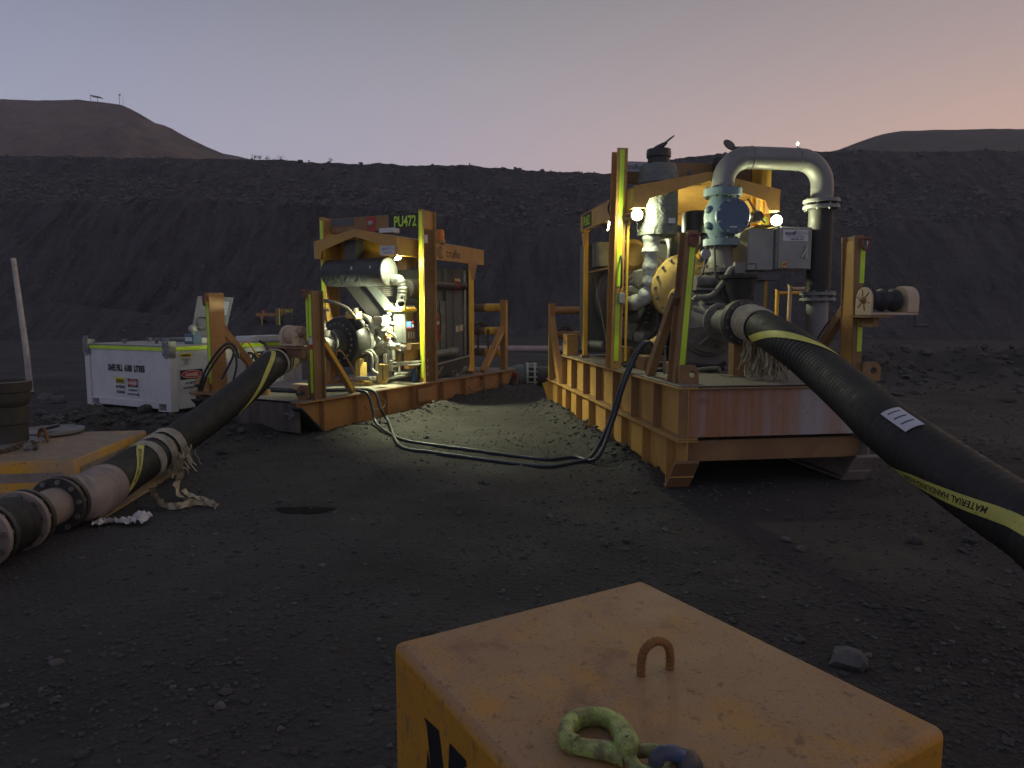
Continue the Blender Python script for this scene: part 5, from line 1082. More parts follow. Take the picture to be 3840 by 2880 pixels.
# cables between the machines
CG = lambda u, v, z=.018: G(u, v, z) + Vector((0, 0, max(gz(G(u, v).x, G(u, v).y), 0)))
def floor_cable(label, off, m):
    pts = [FL.world((.6, .75 + off, LD + .03)), FL.world((1.4, .85 + off, LD + .03)), FL.world((1.95, 1.24 + off, LD + .035)), FL.world((2.26, 1.34 + off, LD + .0)), FL.world((2.42, 1.28 + off, .24)), FL.world((2.62, 1.16 + off * 1.5, .06))]
    for u, v in ((1500, 1655), (1620, 1678), (1770, 1698), (1950, 1722), (2060, 1735)): pts.append(CG(u, v + off * 160))
    pts += [CG(2150, 1722 + off * 130), FR.world((-.42, 1.35 + off, .08)), FR.world((-.22, 1.42 + off * .6, .45)), FR.world((-.10, 1.42 + off * .5, .85)), FR.world((.02, 1.45 + off * .5, 1.12)), FR.world((.10, 1.40 + off * .4, 1.30)), FR.world((.18, 1.36 + off * .4, 1.36)), FR.world((.28, 1.5, 1.25)), FR.world((.34, 1.8, 1.05))]
    return tag(obj('cable', MB().tube(pts, .022, 10, sub=8), m), label, 'cable', 'cables between the skids')
floor_cable('dark cable slung between both skids, the farther of the pair', -.06, 'bluecable'); floor_cable('dark cable slung between both skids, the nearer of the pair', .12, 'bluecable')
Z4 = lambda x, y: (200 + .4295 * x, 1000 + .4295 * y)
for k, (lb, pp) in enumerate((('black cable looped over the left post brace, outermost loop', ((1245, 1265), (1262, 1120), (1300, 970), (1385, 810), (1480, 695), (1550, 672), (1600, 720), (1620, 800))), ('black cable looped over the left post brace, inner loop', ((1255, 1260), (1278, 1130), (1325, 980), (1410, 830), (1500, 720), (1545, 705), (1575, 760), (1530, 870), (1470, 980))), ('black cable hanging behind the left post brace', ((1590, 760), (1600, 860), (1580, 960), (1545, 1060))))):
    tag(obj('cable', MB().tube([FL.world(FL.at(*Z4(*q), y=.12 + .9 * (k == 2))) for q in pp], .016 + .003 * (k == 0), 8), 'cable'), lb, 'cable', 'cables on the left post')
tag(obj('cable', MB().tube([FL.world(FL.at(*Z4(*q), y=.9)) for q in ((1800, 650), (1850, 680), (1875, 740), (1890, 800))], .022, 8), 'cable'), 'short black cable curving down above the hose lashing', 'cable')

# ------------------------------------------------------------------ diesel tank
c0 = G(645, 1552); tu = Vector((-.886, .463, 0)); tv = Vector((.463, .886, 0)); ang = math.atan2(tv.y, tv.x)
TK = thing('diesel_tank', 'white self bunded diesel tank with lime stripe and grey open hatch', 'fuel tank', (c0.x, c0.y, 0), ang)   # local x along tv, y along tu
TW, TLn, TH = 2.30, 3.0, 1.13
tb_ = obj('tank_body', B((.02, .02, .15), (TLn - .02, TW - .02, TH - .015)), 'white', TK, .01)
obj('lid_sheet', B((.0, .0, TH - .012), (TLn, TW, TH)), 'grey', TK, .004)
for x_, y_ in ((0, 0), (0, TW), (TLn, 0), (TLn, TW)):
    xa, ya = (x_ - .006 if x_ == 0 else x_ - .13), (y_ - .006 if y_ == 0 else y_ - .13); obj('corner_post', B((xa, ya, .02), (xa + .136, ya + .136, TH - .02)), 'white', TK, .008)
    cp_ = obj('lifting_bracket', MB().holed([(ya - .01, TH - .22), (ya + .15, TH - .22), (ya + .15, TH + .10), (ya + .12, TH + .14), (ya + .02, TH + .14), (ya - .01, TH + .10)], (ya + .07, TH + .08), .03, 'x', xa - .014, xa - .002), 'steel', TK)
    obj('bracket_side', B((xa - .002, ya - .014, TH - .2), (xa + .12, ya - .002, TH + .08)), 'steel', cp_, .004)
    for yy, zz in ((ya + .03, TH - .14), (ya + .11, TH - .14), (ya + .07, TH - .09)): obj('bolt', MB().cyl((xa - .014, yy, zz), (xa - .030, yy, zz), .016, n=8), 'steel', cp_)
obj('lime_stripe', B((-.004, .14, TH - .085), (.016, TW - .14, TH - .025)), 'tape', TK); obj('lime_stripe', B((.14, -.004, TH - .085), (TLn - .14, .016, TH - .025)), 'tape', TK)
obj('base_rail', B((-.002, .32, .06), (.05, TW - .34, .15)), 'white', TK, .004); obj('base_rail', B((.14, -.002, .06), (TLn - .14, .05, .15)), 'white', TK, .004); obj('base_lip', B((-.006, .14, .150), (.018, TW - .14, .175)), 'white', TK)
for yy in (.14, TW - .34):
    fk = obj('fork_pocket', MB().box((-.002, yy, .02), (.6, yy + .2, .035)).box((-.002, yy + .19, .035), (.6, yy + .2, .15)), 'white', TK)
UPX, UPY = -Vector((0, 1, 0)), Vector((1, 0, 0))           # reading direction on the end and long sides
def sign(x, y, w_, h_, side, rows):
    """rows: list of (text, size, ink, z offset); sign plate centred at (y or x) with base z"""
    if side == 'end': s_ = obj('notice', B((.008, x - w_ / 2, y), (.0125 + .006, x + w_ / 2, y + h_)), 'sign', TK); s_.location.x = -.0; o = lambda dx, dz: (.005, x - dx, y + dz); rt = UPX
    else: s_ = obj('notice', B((x - w_ / 2, .008, y), (x + w_ / 2, .0185, y + h_)), 'sign', TK); o = lambda dx, dz: (x + dx, .005, y + dz); rt = UPY
    for tx, sz_, ink, dz in rows: text(tx, sz_, ink, s_, o(0, dz), rt, ZR, .72, sz_ * .03)
    return s_, o, rt
def band(s_, side, x, y, w_, z0, z1, m, d=.0065):
    obj('header', B((d, x - w_ / 2, y + z0), (.008, x + w_ / 2, y + z1)) if side == 'end' else B((x - w_ / 2, d, y + z0), (x + w_ / 2, .008, y + z1)), m, s_)
def oval(s_, side, x, y, rx, rz, m, d=.0055):
    vs = [((d, x + math.cos(a) * rx, y + math.sin(a) * rz) if side == 'end' else (x + math.cos(a) * rx, d, y + math.sin(a) * rz)) for a in [2 * math.pi * i / 24 for i in range(24)]]
    obj('oval', MB().add(vs, [tuple(range(24))]), m, s_)
for o_ in (tb_,): pass
text('SAFE FILL  6180  LITRES', .15, 'ink', TK, (.014, 1.17, .67), UPX, ZR, .66, .008)
s_, o, rt = sign(1.34, .24, .26, .32, 'end', []); band(s_, 'end', 1.34, .24, .25, .21, .315, 'signyellow'); band(s_, 'end', 1.34, .24, .24, .212, .222, 'ink', .006)
text('WARNING', .075, 'ink', s_, (.0045, 1.34, .47), UPX, ZR, .62, .003); text('NO WELDING', .07, 'ink', s_, (.005, 1.34, .365), UPX, ZR, .55, .003); text('OR DRILLING', .07, 'ink', s_, (.005, 1.34, .275), UPX, ZR, .53, .003)
def danger(side, x, y, w_, h_):
    s_, o, rt = sign(x, y, w_, h_, side, [('NO SMOKING', h_ * .16, 'ink', h_ * .30), ('NO NAKED FLAME', h_ * .16, 'ink', h_ * .08)]); band(s_, side, x, y, w_ * .97, h_ * .52, h_ * .98, 'ink'); oval(s_, side, x, y + h_ * .76, w_ * .44, h_ * .19, 'sign', .0060); oval(s_, side, x, y + h_ * .76, w_ * .42, h_ * .165, 'signred', .0052)
    text('DANGER', h_ * .21, 'sign', s_, (.0045, x, y + h_ * .68) if side == 'end' else (x, .0045, y + h_ * .68), rt, ZR, .8, .003)
danger('end', 1.00, .23, .28, .32); danger('long', .42, .36, .46, .36)
s_, o, rt = sign(.32, .80, .24, .20, 'long', [('LIFT USING ALL', .035, 'ink', .085), ('4 LIFTING', .035, 'ink', .05), ('POINTS', .035, 'ink', .012)]); band(s_, 'long', .32, .80, .235, .13, .195, 'signyellow'); text('WARNING', .055, 'ink', s_, (.32, .0045, .94), UPY, ZR, .7, .003)
text('DIESEL', .20, 'ink', TK, (1.95, .014, .80), UPY, ZR, 1.05, .014)
s_ = obj('number_plate', B((1.60, .008, .50), (2.22, .016, .76)), 'signblack', TK); text('DT655', .25, 'tape', s_, (1.90, .004, .54), UPY, ZR, .78, .010)
s_ = obj('notice', B((1.58, .008, .22), (2.3, .016, .46)), 'sign', TK); text('aquafl', .14, 'inkblue', s_, (1.80, .004, .34), UPY, ZR, .9, .002); text('hire', .14, 'inkgrey', s_, (2.16, .004, .34), UPY, ZR, .9); text('1300 455 195', .07, 'ink', s_, (1.9, .004, .25), UPY, ZR, .9)
obj('tank_box', B((.90, .35, TH + .002), (1.45, .75, TH + .10)), 'white', TK, .006); obj('tank_box', B((1.85, .15, TH + .002), (2.75, .55, TH + .10)), 'white', TK, .006)
ht = obj('hatch_well', B((1.2, 1.0, TH + .002), (2.4, 1.9, TH + .06)), 'dgrey', TK, .006)
# open hatch lid leaning back, solved at its own distance
hq = [D(715, 1258, 13.6), D(842, 1262, 13.6), D(873, 1115, 13.95), D(742, 1110, 13.95)]
Mi = (Matrix.Translation((c0.x, c0.y, 0)) @ Matrix.Rotation(ang, 4, 'Z')).inverted(); hq = [Mi @ q for q in hq]
nh = (hq[1] - hq[0]).cross(hq[3] - hq[0]).normalized(); mbh = MB().add(hq + [q - nh * .03 for q in hq], [(0, 1, 2, 3), (7, 6, 5, 4), (0, 4, 5, 1), (1, 5, 6, 2), (2, 6, 7, 3), (3, 7, 4, 0)])
hl = obj('hatch_lid', mbh, 'grey', TK); hp = lambda a, b, d=.006: hq[0].lerp(hq[1], a).lerp(hq[3].lerp(hq[2], a), b) + nh * d
sg = 1 if (Mi @ Vector((0, 0, H)) - hq[0]).dot(nh) > 0 else -1
obj('paper_notice', MB().add([hp(.66, .54, .006 * sg), hp(.93, .54, .006 * sg), hp(.93, .88, .006 * sg), hp(.66, .88, .006 * sg)], [(0, 1, 2, 3)]), 'sign', hl)
for k in range(6): obj('printed_line', MB().add([hp(.69, .60 + .045 * k, .008 * sg), hp(.90 - .05 * (k % 2), .60 + .045 * k, .008 * sg), hp(.90 - .05 * (k % 2), .612 + .045 * k, .008 * sg), hp(.69, .612 + .045 * k, .008 * sg)], [(0, 1, 2, 3)]), 'inkgrey', hl)
obj('grab_bar', MB().tube([hp(.2, .20, .01 * sg), hp(.16, .30, .06 * sg), hp(.20, .42, .06 * sg), hp(.42, .44, .01 * sg)], .014, 8), 'dsteel', hl)
obj('crank_box', MB().ball(hp(.30, .18, .05 * sg), .09, 12, (1, .7, .6)), 'pipe', hl)
obj('lid_catch', MB().bar(hp(.62, 1.0, 0), hp(.62, 1.10, 0), .08, .02), 'grey', hl)
for x_, y_ in ((.5, 1.0), (.9, 1.75), (.3, 1.6)): obj('breather', lathe_v((x_, y_), [(TH, .03), (TH + .05, .03), (TH + .055, .05), (TH + .08, .05)], 14), 'cast', TK)
fm = thing('flow_meter', 'small blue meter with a chrome top on the white tank roof', 'meter', Matrix.Translation((c0.x, c0.y, 0)) @ Matrix.Rotation(ang, 4, 'Z') @ Vector((.75, .35, TH + .001)), ang)
obj('body', B((-.09, -.12, 0), (.09, .12, .17)), 'blue', fm, .01); obj('face', B((-.095, -.09, .05), (-.091, .09, .12)), 'sign', fm); obj('chrome_top', MB().ball((0, .0, .26), .075, 14).cyl((0, 0, .17), (0, 0, .24), .03, n=12), 'lightmetal', fm)

# ------------------------------------------------------------------ low yellow block with pipe stub
b0 = Vector((-3.735, 5.915)); e1 = Vector((-.10, .995)); e2 = Vector((-.985, -.17)); BZ = .45
bp2 = lambda a, b, z: Vector((b0.x + e1.x * a + e2.x * b, b0.y + e1.y * a + e2.y * b, z))
LB_ = thing('ballast_block', 'low flared yellow ballast block with chipped paint under the left hose', 'block', (0, 0, 0), 0, 'yellow ballast blocks')
top = [bp2(0, 0, BZ), bp2(1.48, 0, BZ), bp2(1.48, 1.7, BZ), bp2(0, 1.7, BZ)]
bot = [bp2(-.38, -.36, 0), bp2(1.6, -.36, 0), bp2(1.7, 1.9, 0), bp2(-.38, 1.9, 0)]; mid = [bp2(-.03, -.03, .18), bp2(1.5, -.03, .18), bp2(1.5, 1.73, .18), bp2(-.03, 1.73, .18)]
obj('block_body', MB().add(bot + mid + top, [(3, 2, 1, 0), (8, 9, 10, 11)] + [(i + k, (i + 1) % 4 + k, (i + 1) % 4 + 4 + k, i + 4 + k) for k in (0, 4) for i in range(4)]), 'oldblock', LB_, .02)
def strip(o_, a, b, z0, z1, m, name):                       # band on a block face
    n_ = Vector((b - a).cross(ZR)).normalized() * .004; obj(name, MB().add([a + n_ + ZR * z0, b + n_ + ZR * z0, b + n_ + ZR * z1, a + n_ + ZR * z1], [(0, 1, 2, 3)]), m, o_)
q_ = lambda a, b: bp2(a, b, 0)
strip(LB_, q_(.06, -.016), q_(1.40, -.016), .27, .37, 'greyband', 'bare_band'); strip(LB_, q_(-.018, 1.5), q_(-.018, .10), .26, .34, 'greyband', 'bare_band')
lp = G(165, 1655, BZ); obj('rebar_loop', MB().tube([lp + Vector((-.075, .05, 0)), lp + Vector((-.07, .045, .08)), lp + Vector((-.03, .02, .12)), lp + Vector((.03, -.02, .11)), lp + Vector((.065, -.05, .05)), lp + Vector((.07, -.05, 0))], .014, 10), 'rust', LB_)
sp_ = G(25, 1668, BZ); stb = thing('pipe_stub', 'upright black collared pipe stub standing at the left edge', 'pipe', (sp_.x, sp_.y, BZ)); obj('pipe_body', lathe_v((0, 0), [(.0, .18), (.20, .18), (.21, .20), (.36, .20), (.365, .185), (.40, .21), (.43, .215), (.50, .215), (.51, .23), (.60, .235), (.605, .20), (.50, .19)], 36), 'darkpipe', stb); obj('base_ring', lathe_v((0, 0), [(.0, .30), (.03, .30), (.035, .27)], 36), 'pipe', stb)
ld = G(188, 1626, BZ); lid = thing('steel_dish', 'round dished grey steel lid lying on the low yellow block', 'lid', (ld.x, ld.y, BZ)); obj('dish', lathe_v((0, 0), [(.0, .27), (.02, .31), (.045, .31), (.05, .29), (.03, .26)], 40), 'pipe', lid); obj('clip', MB().bar((-.05, -.1, .05), (.1, 0, .09), .08, .03), 'black', lid)
chain('chain', [G(-20, 1700, BZ + .02), G(30, 1688, BZ + .02), G(70, 1672, BZ + .03), G(105, 1663, BZ + .02), G(140, 1660, BZ + .03)], 'rusty chain lying on the low yellow block', L=.05, r=.008)
nb = G(112, 1690, BZ); bo = thing('loose_bolt', 'loose steel bolt with nut lying on the low yellow block', 'bolt', (nb.x, nb.y, BZ)); obj('head', MB().cyl((-.05, 0, .025), (-.02, .005, .025), .025, n=6), 'steel', bo); obj('shank', MB().cyl((-.02, .005, .022), (.07, .02, .022), .013, n=12), 'steel', bo); obj('nut', MB().cyl((.03, .01, .024), (.055, .015, .024), .024, n=6), 'dsteel', bo)

# ------------------------------------------------------------------ near yellow block, hook, shackle
k0 = G(2404, 2170, .8); ea = Vector((-.859, -.511, 0)); eb = Vector((.511, -.859, 0)); NB = thing('ballast_block', 'big yellow steel ballast block close in front, dusty top with rebar loop', 'block', (k0.x, k0.y, 0), math.atan2(eb.y, eb.x), 'yellow ballast blocks')
# local x along eb (to the right), y along -ea; block runs x 0..1, y -.89..0
bd = obj('block_body', B((0, -.89, .0), (1.0, 0, .80)), 'blockside', NB, .022)
def nbl(u, v, z=.80): return Matrix.Rotation(-math.atan2(eb.y, eb.x), 3, 'Z') @ (G(u, v, z) - Vector((k0.x, k0.y, 0)))
a_, b_ = nbl(2404, 2532), nbl(2512, 2508); m_ = (a_ + b_) / 2; hz_ = .072
lpp = [a_, a_ + Vector((0, 0, hz_ * .45))] + [a_.lerp(b_, .5 - .5 * math.cos(t)) + Vector((0, 0, hz_ * (.5 + .62 * math.sin(t)))) for t in (.5, 1.0, 1.57, 2.14, 2.64)] + [b_ + Vector((0, 0, hz_ * .42)), b_]
obj('rebar_loop', MB().tube(lpp, lambda t: .0105 + .0011 * (math.sin(t * 110) > .2), 12, sub=10), 'rust', NB)
# black stencilled mark on the left face (local plane y = -.891 is the left side seen by the camera)
Rz = Matrix.Rotation(-math.atan2(eb.y, eb.x), 3, 'Z'); c3 = Rz @ Vector((0, 0, H)) - Rz @ Vector((k0.x, k0.y, 0))
def face(u, v):                                             # pixel on the left face of the near block
    d = Rz @ Vector(ray(u, v)); t = (-.8915 - c3.y) / d.y; return c3 + d * t
Z7 = lambda x, y: (1400 + .2894 * x, 2400 + .2894 * y)
for poly in (((655, 1000), (845, 1170), (905, 1660), (720, 2050), (745, 1660), (690, 1110)), ((985, 1335), (1195, 1560), (1205, 1640), (1160, 1660), (1160, 1900), (960, 1900)), ((700, 1430), (740, 1660), (720, 1900), (690, 1660))):
    vs = [face(*Z7(*q)) for q in poly]; obj('stencil_mark', MB().add(vs, [tuple(range(len(vs)))]), 'ink', NB)
# lime hook lying on the block
HZ = lambda x, y: (1950 + .3843 * x, 2350 + .3843 * y)
hk = thing('lifting_hook', 'chipped lime green safety hook lying on the near block', 'hook', (0, 0, 0))
hp_ = lambda x, y, z=.826: G(*HZ(x, y), z)
def forged(n_, outer, inner, zc, hh, sub=5):                  # forged bar: edges traced, oval section
    O, I = Tube([hp_(*q, zc) for q in outer], sub=sub).P, Tube([hp_(*q, zc) for q in inner], sub=sub).P; vs = []; k = 14
    for a, b in zip(O, I):
        m, w = (a + b) / 2, (a - b) / 2
        for j in range(k):
            t = 2 * math.pi * j / k; ct, st = math.cos(t), math.sin(t); vs.append(m + w * math.copysign(abs(ct) ** .7, ct) + ZR * hh * math.copysign(abs(st) ** .7, st))
    n2 = len(O); return obj(n_, MB().add(vs, [(i * k + j, i * k + (j + 1) % k, (i + 1) * k + (j + 1) % k, (i + 1) * k + j) for i in range(n2 - 1) for j in range(k)] + [tuple(range(k)), tuple(range((n2 - 1) * k, n2 * k))]), 'hook', hk)
forged('bowl', [(1010, 985), (930, 890), (800, 845), (640, 835), (500, 872), (410, 945), (365, 1040), (385, 1125), (490, 1190)], [(890, 1040), (860, 960), (770, 912), (655, 920), (570, 970), (528, 1035), (530, 1085), (560, 1110), (600, 1125)], .822, .020)
forged('latch', [(490, 1190), (700, 1240), (880, 1285), (1000, 1330)], [(520, 1118), (700, 1140), (900, 1150), (1040, 1215)], .820, .016)
forged('shank', [(985, 905), (1080, 990), (1140, 1080), (1175, 1170), (1120, 1245)], [(880, 985), (900, 1060), (925, 1130), (955, 1200), (1020, 1250)], .838, .020)
obj('pivot', MB().lathem(hp_(1055, 1135, .856), hp_(1055, 1135, .864), [(0, .015), (.004, .015), (.008, .011)], 20), 'hook', hk)
obj('eye', MB().tube([hp_(1060, 1230), hp_(1180, 1215), hp_(1330, 1215), hp_(1420, 1260), hp_(1480, 1340), hp_(1430, 1420), hp_(1280, 1440), hp_(1160, 1400), hp_(1090, 1310), hp_(1060, 1240)], .0135, 12), 'hook', hk)
sk = thing('bow_shackle', 'blue bow shackle through the eye of the lime hook', 'shackle', (0, 0, 0))
obj('bow', MB().tube([hp_(1340, 1390, .818), hp_(1325, 1300, .850), hp_(1390, 1235, .862), hp_(1500, 1235, .858), hp_(1590, 1280, .845), hp_(1660, 1360, .830)], .015, 12), 'shblue', sk)
obj('lug', MB().ball(hp_(1640, 1330, .835), .026, 12), 'dsteel', sk); obj('pin', MB().cyl(hp_(1560, 1420, .82), hp_(1740, 1330, .82), .013, n=10), 'dsteel', sk)

# ------------------------------------------------------------------ litter, post, far things
wp = thing('marker_post', 'leaning weathered white marker post at the left', 'post', tuple(G(115, 1478))); pw0 = G(115, 1478); pt = D(50, 968, pw0.y) - pw0
obj('shaft', MB().tube([(0, 0, -.1), (pt.x * .3 + .02, 0, pt.z * .3), (pt.x * .55, .02, pt.z * .55), tuple(pt)], lambda t: .062 - .014 * t, 14), 'post', wp); obj('foot_stain', MB().cyl((0, 0, -.12), (0, 0, .05), .066, n=14), 'darkpipe', wp)
bgp = G(460, 1965); bag = MB(); nX, nY = 34, 14; vs = []
for i in range(nX):
    for j in range(nY):
        a, b = i / (nX - 1), j / (nY - 1); wd = .085 * (1 - .55 * math.exp(-((a - .42) / .14) ** 2)); x = (a - .5) * .40; y = (b - .5) * 2 * wd
        vs.append((x, y, .018 + .055 * abs(fbm(a * 5, b * 3, 4.)) + .05 * math.exp(-((a - .8) / .16) ** 2) * b))
bag.add(vs, [(i * nY + j, (i + 1) * nY + j, (i + 1) * nY + j + 1, i * nY + j + 1) for i in range(nX - 1) for j in range(nY - 1)])
bo_ = tag(obj('plastic_bag', bag, 'bag'), 'crumpled white plastic sheet on the ground by the hose spool', 'litter'); bo_.location = (bgp.x, bgp.y, gz(bgp.x, bgp.y)); bo_.rotation_euler.z = .12
rg = thing('torn_strap', 'torn pale strapping trailing on the ground below the left hose', 'strap', tuple(G(700, 1895)))
RB = lambda x, y, z: G(.4823 * x, 1350 + .4823 * y, z) - G(700, 1895)
for k, pp in enumerate((((1180, 990, .20), (1210, 1060, .08), (1290, 1130, .03), (1400, 1130, .04), (1520, 1105, .03), (1640, 1110, .04), (1690, 1140, .02)), ((1400, 760, .42), (1400, 900, .2), (1370, 990, .10), (1430, 1080, .05), (1560, 1080, .05), (1620, 1090, .03)), ((1420, 1010, .06), (1500, 1060, .07), (1600, 1085, .05), (1680, 1130, .02)))):
    T = Tube([RB(*q) for q in pp], sub=8); vs = []
    for i in range(len(T.P)): wv = .028 * (1 + .5 * noise.noise(Vector((i * .4, k, 0)))); s2 = T.T[i].cross(T.U[i]) * wv; up_ = T.U[i] * .012 * math.sin(i * .9 + k); vs += [T.P[i] - s2 + up_, T.P[i] + T.U[i] * .018 * math.sin(i * 1.3), T.P[i] + s2 - up_]
    obj('strip', MB().add(vs, [f for i in range(len(T.P) - 1) for f in ((3 * i, 3 * i + 1, 3 * i + 4, 3 * i + 3), (3 * i + 1, 3 * i + 2, 3 * i + 5, 3 * i + 4))]), 'straw', rg)
# water stain on the floor: a thin dark damp patch
M['damp'] = mat('damp_patch', (.012, .011, .011), .9, bump=1., bscale=30, bdist=.02, spec=.1)
c9 = G(1140, 1912); vs = [(c9.x + (.24 + .05 * math.sin(3 * a)) * math.cos(a), c9.y + (.13 + .03 * math.sin(2 * a + 1)) * math.sin(a), 0) for a in [2 * math.pi * i / 28 for i in range(28)]]
vs = [(x, y, gz(x, y) + .006) for x, y, z in vs]; dp = obj('damp_patch', MB().add([(c9.x, c9.y, gz(c9.x, c9.y) + .008)] + vs, [(0, i + 1, (i + 1) % 28 + 1) for i in range(28)]), 'damp'); struct(dp)
# pipe coupling between the machines
cpl = thing('pipe_coupling', 'grey green pipe coupling with two flanges lying between the skids', 'coupling', tuple(G(1960, 1455))); g0 = G(1960, 1455); cz = .27
for nm, xa, prof, m in (('reducer', -.42, [(0, .20), (.18, .20), (.22, .235), (.34, .26), (.44, .26), (.47, .235), (.55, .24)], 'green'), ('dark_pipe', .26, [(0, .215), (2.4, .215)], 'darkpipe')):
    obj(nm, MB().lathem((xa, 0, cz), (xa + 3, 0, cz), prof, 32), m, cpl)
for xa in (.08, .24): fo = obj('flange', MB().cyl((xa, 0, cz), (xa + .045, 0, cz), .30, n=36), 'palegreen', cpl, .004)
for k in range(14):
    a = 2 * math.pi * k / 14; obj('tie_bolt', MB().cyl((.06, math.cos(a) * .272, cz + math.sin(a) * .272), (.32, math.cos(a) * .272, cz + math.sin(a) * .272), .016, n=8), 'palegreen', cpl)
obj('rubber_core', MB().cyl((.1, 0, cz), (.25, 0, cz), .225, n=30), 'rubber', cpl); obj('pipe_end', MB().cyl((-1.5, .1, cz - .03), (-.42, 0, cz), .17, n=24), 'rubber', cpl); obj('sole_plate', B((-.75, -.34, .0), (.0, -.12, .02)), 'palegreen', cpl)
pk_ = G(1980, 1320); tag(obj('pipeline', MB().cyl((-1.8, pk_.y, .14), (2.15, pk_.y - .3, .14), .135, n=20), 'pink'), 'dusty pink pipeline on the pit floor behind the skids', 'pipe')
pl2 = thing('flanged_pipe', 'grey pipe with a finned coupling seen through the nearer skid rails', 'pipe', (2.15, pk_.y - .3, .14)); obj('pipe_body', MB().cyl((0, 0, 0), (4.5, -.4, 0), .13, n=20), 'bluepipe', pl2)
for x_ in (.45, .85): obj('flange', MB().cyl((x_, -.04, 0), (x_ + .06, -.05, 0), .21, n=24), 'palegreen', pl2)
tag(obj('pipeline', MB().cyl((-19, 37.5, .16), (-8.5, 36.5, .16), .15, n=16), 'bluepipe'), 'blue grey pipeline on the pit floor behind the white tank', 'pipe')
# far pump unit
fu0 = G(1045, 1268); FU = thing('small_pump_unit', 'small far orange pump unit with yellow number sign behind the tank', 'pump unit', (fu0.x, fu0.y, 0), rad(8)); sc_ = fu0.y / F; U = lambda du, dv: (du * sc_, -dv * sc_)
def fb(n_, u0, v0, u1, v1, y0_, y1_, m, bev=0.): return obj(n_, B(((u0 - 1045) * sc_, y0_, (1268 - v1) * sc_), ((u1 - 1045) * sc_, y1_, (1268 - v0) * sc_)), m, FU, bev)
fb('base', 930, 1258, 1110, 1268, 0, 1.6, 'orange'); fb('roof', 966, 1174, 1062, 1186, 0, 1.5, 'orange'); fb('silencer_top', 1005, 1162, 1040, 1173, .6, 1.2, 'black'); lp_ = fb('lifting_post', 1038, 1156, 1050, 1258, -.15, .0, 'brown'); fb('tape_strip', 1050, 1158, 1054, 1225, -.16, -.13, 'tape')
hb_ = fb('head_beam', 1052, 1158, 1100, 1174, -.10, .0, 'orange'); fb('sign_red', 1068, 1158, 1073, 1174, -.13, -.101, 'red'); fb('sign_plate', 1073, 1160, 1092, 1173, -.13, -.101, 'signblack'); text('PU521', 13 * sc_, 'tape', FU, ((1082 - 1045) * sc_, -.135, (1268 - 1171) * sc_), XR, ZR, .55, .01)
fb('roof_leg', 985, 1186, 988, 1258, .0, .08, 'yellow2'); fb('gusset', 981, 1185, 993, 1194, -.01, .0, 'orange'); fb('radiator', 976, 1200, 990, 1258, .2, 1.4, 'black'); fb('engine', 998, 1205, 1036, 1256, .3, 1.3, 'black', .05); fb('engine_top', 1058, 1178, 1098, 1225, .2, 1.2, 'dsteel', .08); fb('engine', 1054, 1222, 1120, 1258, .2, 1.2, 'black', .05); fb('tank', 1005, 1216, 1012, 1228, .25, .29, 'sign'); fb('beacon', 989, 1165, 995, 1174, .1, .25, 'amber')
obj('guard_rail', MB().cyl(((920 - 1045) * sc_, .5, 22 * sc_), ((975 - 1045) * sc_, .5, 22 * sc_), .07, n=12), 'brown', FU)
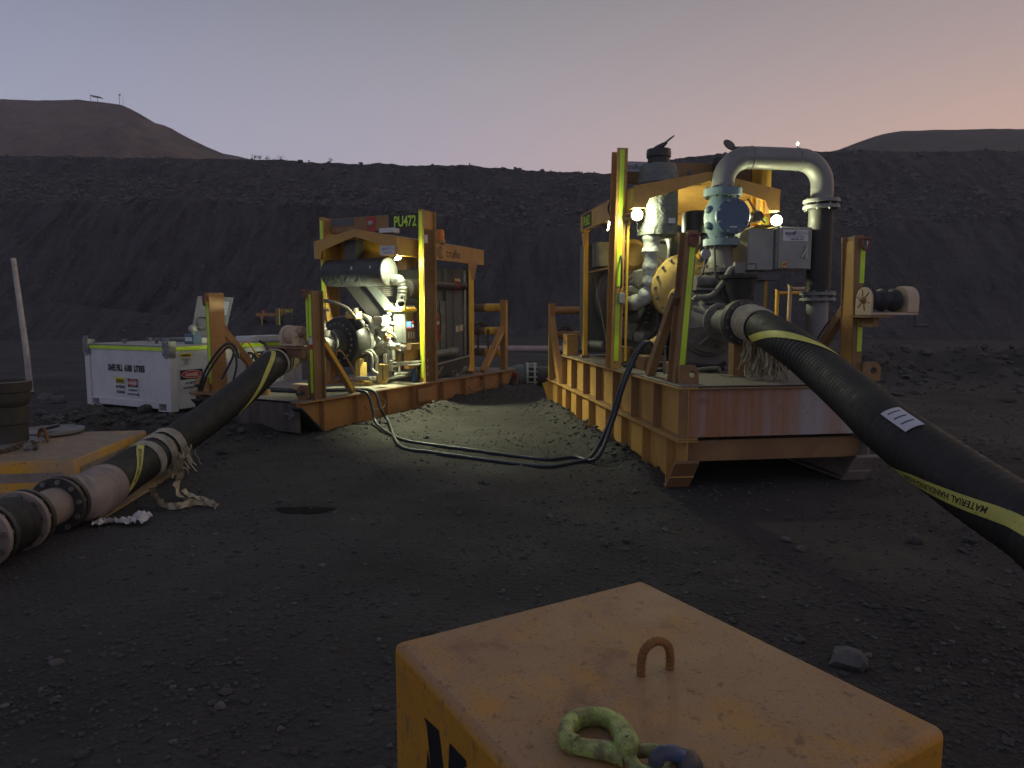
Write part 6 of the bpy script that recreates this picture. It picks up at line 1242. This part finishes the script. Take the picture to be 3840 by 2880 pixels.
# things on the skyline
lt = D(2990, 567, 69.3); TW_ = thing('lighting_tower', 'lit lighting tower on the skyline above the nearer skid', 'light tower', tuple(lt - Vector((0, 0, .3)))); obj('mast', MB().cyl((0, 0, 0), (0, 0, .85), .045, n=8), 'steel', TW_); obj('lamp_head', MB().ball((0, 0, .98), .17, 10, (.7, .5, 1)), 'distlamp', TW_)
sh0 = D(362, 378, 170); SHL = thing('shade_shelter', 'small flat roofed shelter on top of the left hill', 'shelter', tuple(sh0 - Vector((0, 0, .6)))); obj('roof', MB().prism([(-1.1, 1.6), (1.2, 1.25), (1.2, 1.35), (-1.1, 1.75)], 'y', -.81, .81), 'steel', SHL)
for x_ in (-1.0, .6): obj('leg', B((x_, -.7, 0), (x_ + .08, -.62, 1.5)), 'steel', SHL)
ms = D(448, 383, 170); MS = thing('mast', 'thin mast with a small head on top of the left hill', 'mast', tuple(ms - Vector((0, 0, .8)))); obj('pole', MB().cyl((0, 0, 0), (0, 0, 2.5), .06, n=6), 'steel', MS); obj('head', B((-.05, -.1, 2.3), (.35, .1, 2.6)), 'steel', MS); ms2 = D(462, 385, 170); M2 = thing('mast', 'short thin pole beside the mast on the left hill', 'mast', tuple(ms2 - Vector((0, 0, .8)))); obj('pole', MB().cyl((0, 0, 0), (0, 0, 2.2), .035, n=6), 'steel', M2)
M['leaf'] = mat('dry_shrub', (.06, .058, .04), .8, bump=0)
for k, (u, v) in enumerate(((955, 588), (973, 592), (1003, 594), (1052, 595), (1239, 603))):
    s0 = D(u, v + 5, 69); t = thing('shrub', ('leftmost dry shrub on the bank crest', 'second dry shrub from the left on the bank crest', 'middle dry shrub on the bank crest', 'tallest dry shrub on the bank crest', 'rightmost dry shrub on the bank crest')[k], 'shrub', tuple(s0), 0, 'shrubs on the crest'); mb = MB(); hh = (.35, .3, .3, .5, .35)[k]; rng = random.Random(k)
    obj('stem', MB().cyl((0, 0, -.2), (0, 0, hh * .6), .02, n=5), 'leaf', t)
    for _ in range(60):
        q = Vector((rng.gauss(0, hh * .45), rng.gauss(0, hh * .3), abs(rng.gauss(hh * .5, hh * .3)))); d1 = Vector((rng.gauss(0, 1), rng.gauss(0, 1), rng.gauss(0, 1))).normalized() * .05; d2 = d1.orthogonal().normalized() * .025; mb.add([q, q + d1 + d2, q + 2 * d1, q + d1 - d2], [(0, 1, 2, 3)])
    obj('foliage', mb, 'leaf', t)

# ------------------------------------------------------------------ thin dusty evening air round the whole place
hm = bpy.data.materials.new('dusty_air'); hm.use_nodes = True; t_ = hm.node_tree; t_.nodes.clear()
ho = t_.nodes.new('ShaderNodeOutputMaterial'); hv = t_.nodes.new('ShaderNodeVolumePrincipled')
hv.inputs['Color'].default_value = (.86, .87, .92, 1); hv.inputs['Density'].default_value = .0010; hv.inputs['Anisotropy'].default_value = .3
t_.links.new(hv.outputs[0], ho.inputs['Volume'])
haze = obj('haze', MB().box((-330, -70, -3), (330, 430, 62)), hm); haze['kind'] = 'stuff'; tag(haze, 'thin dusty evening air hanging over the pit', 'haze')
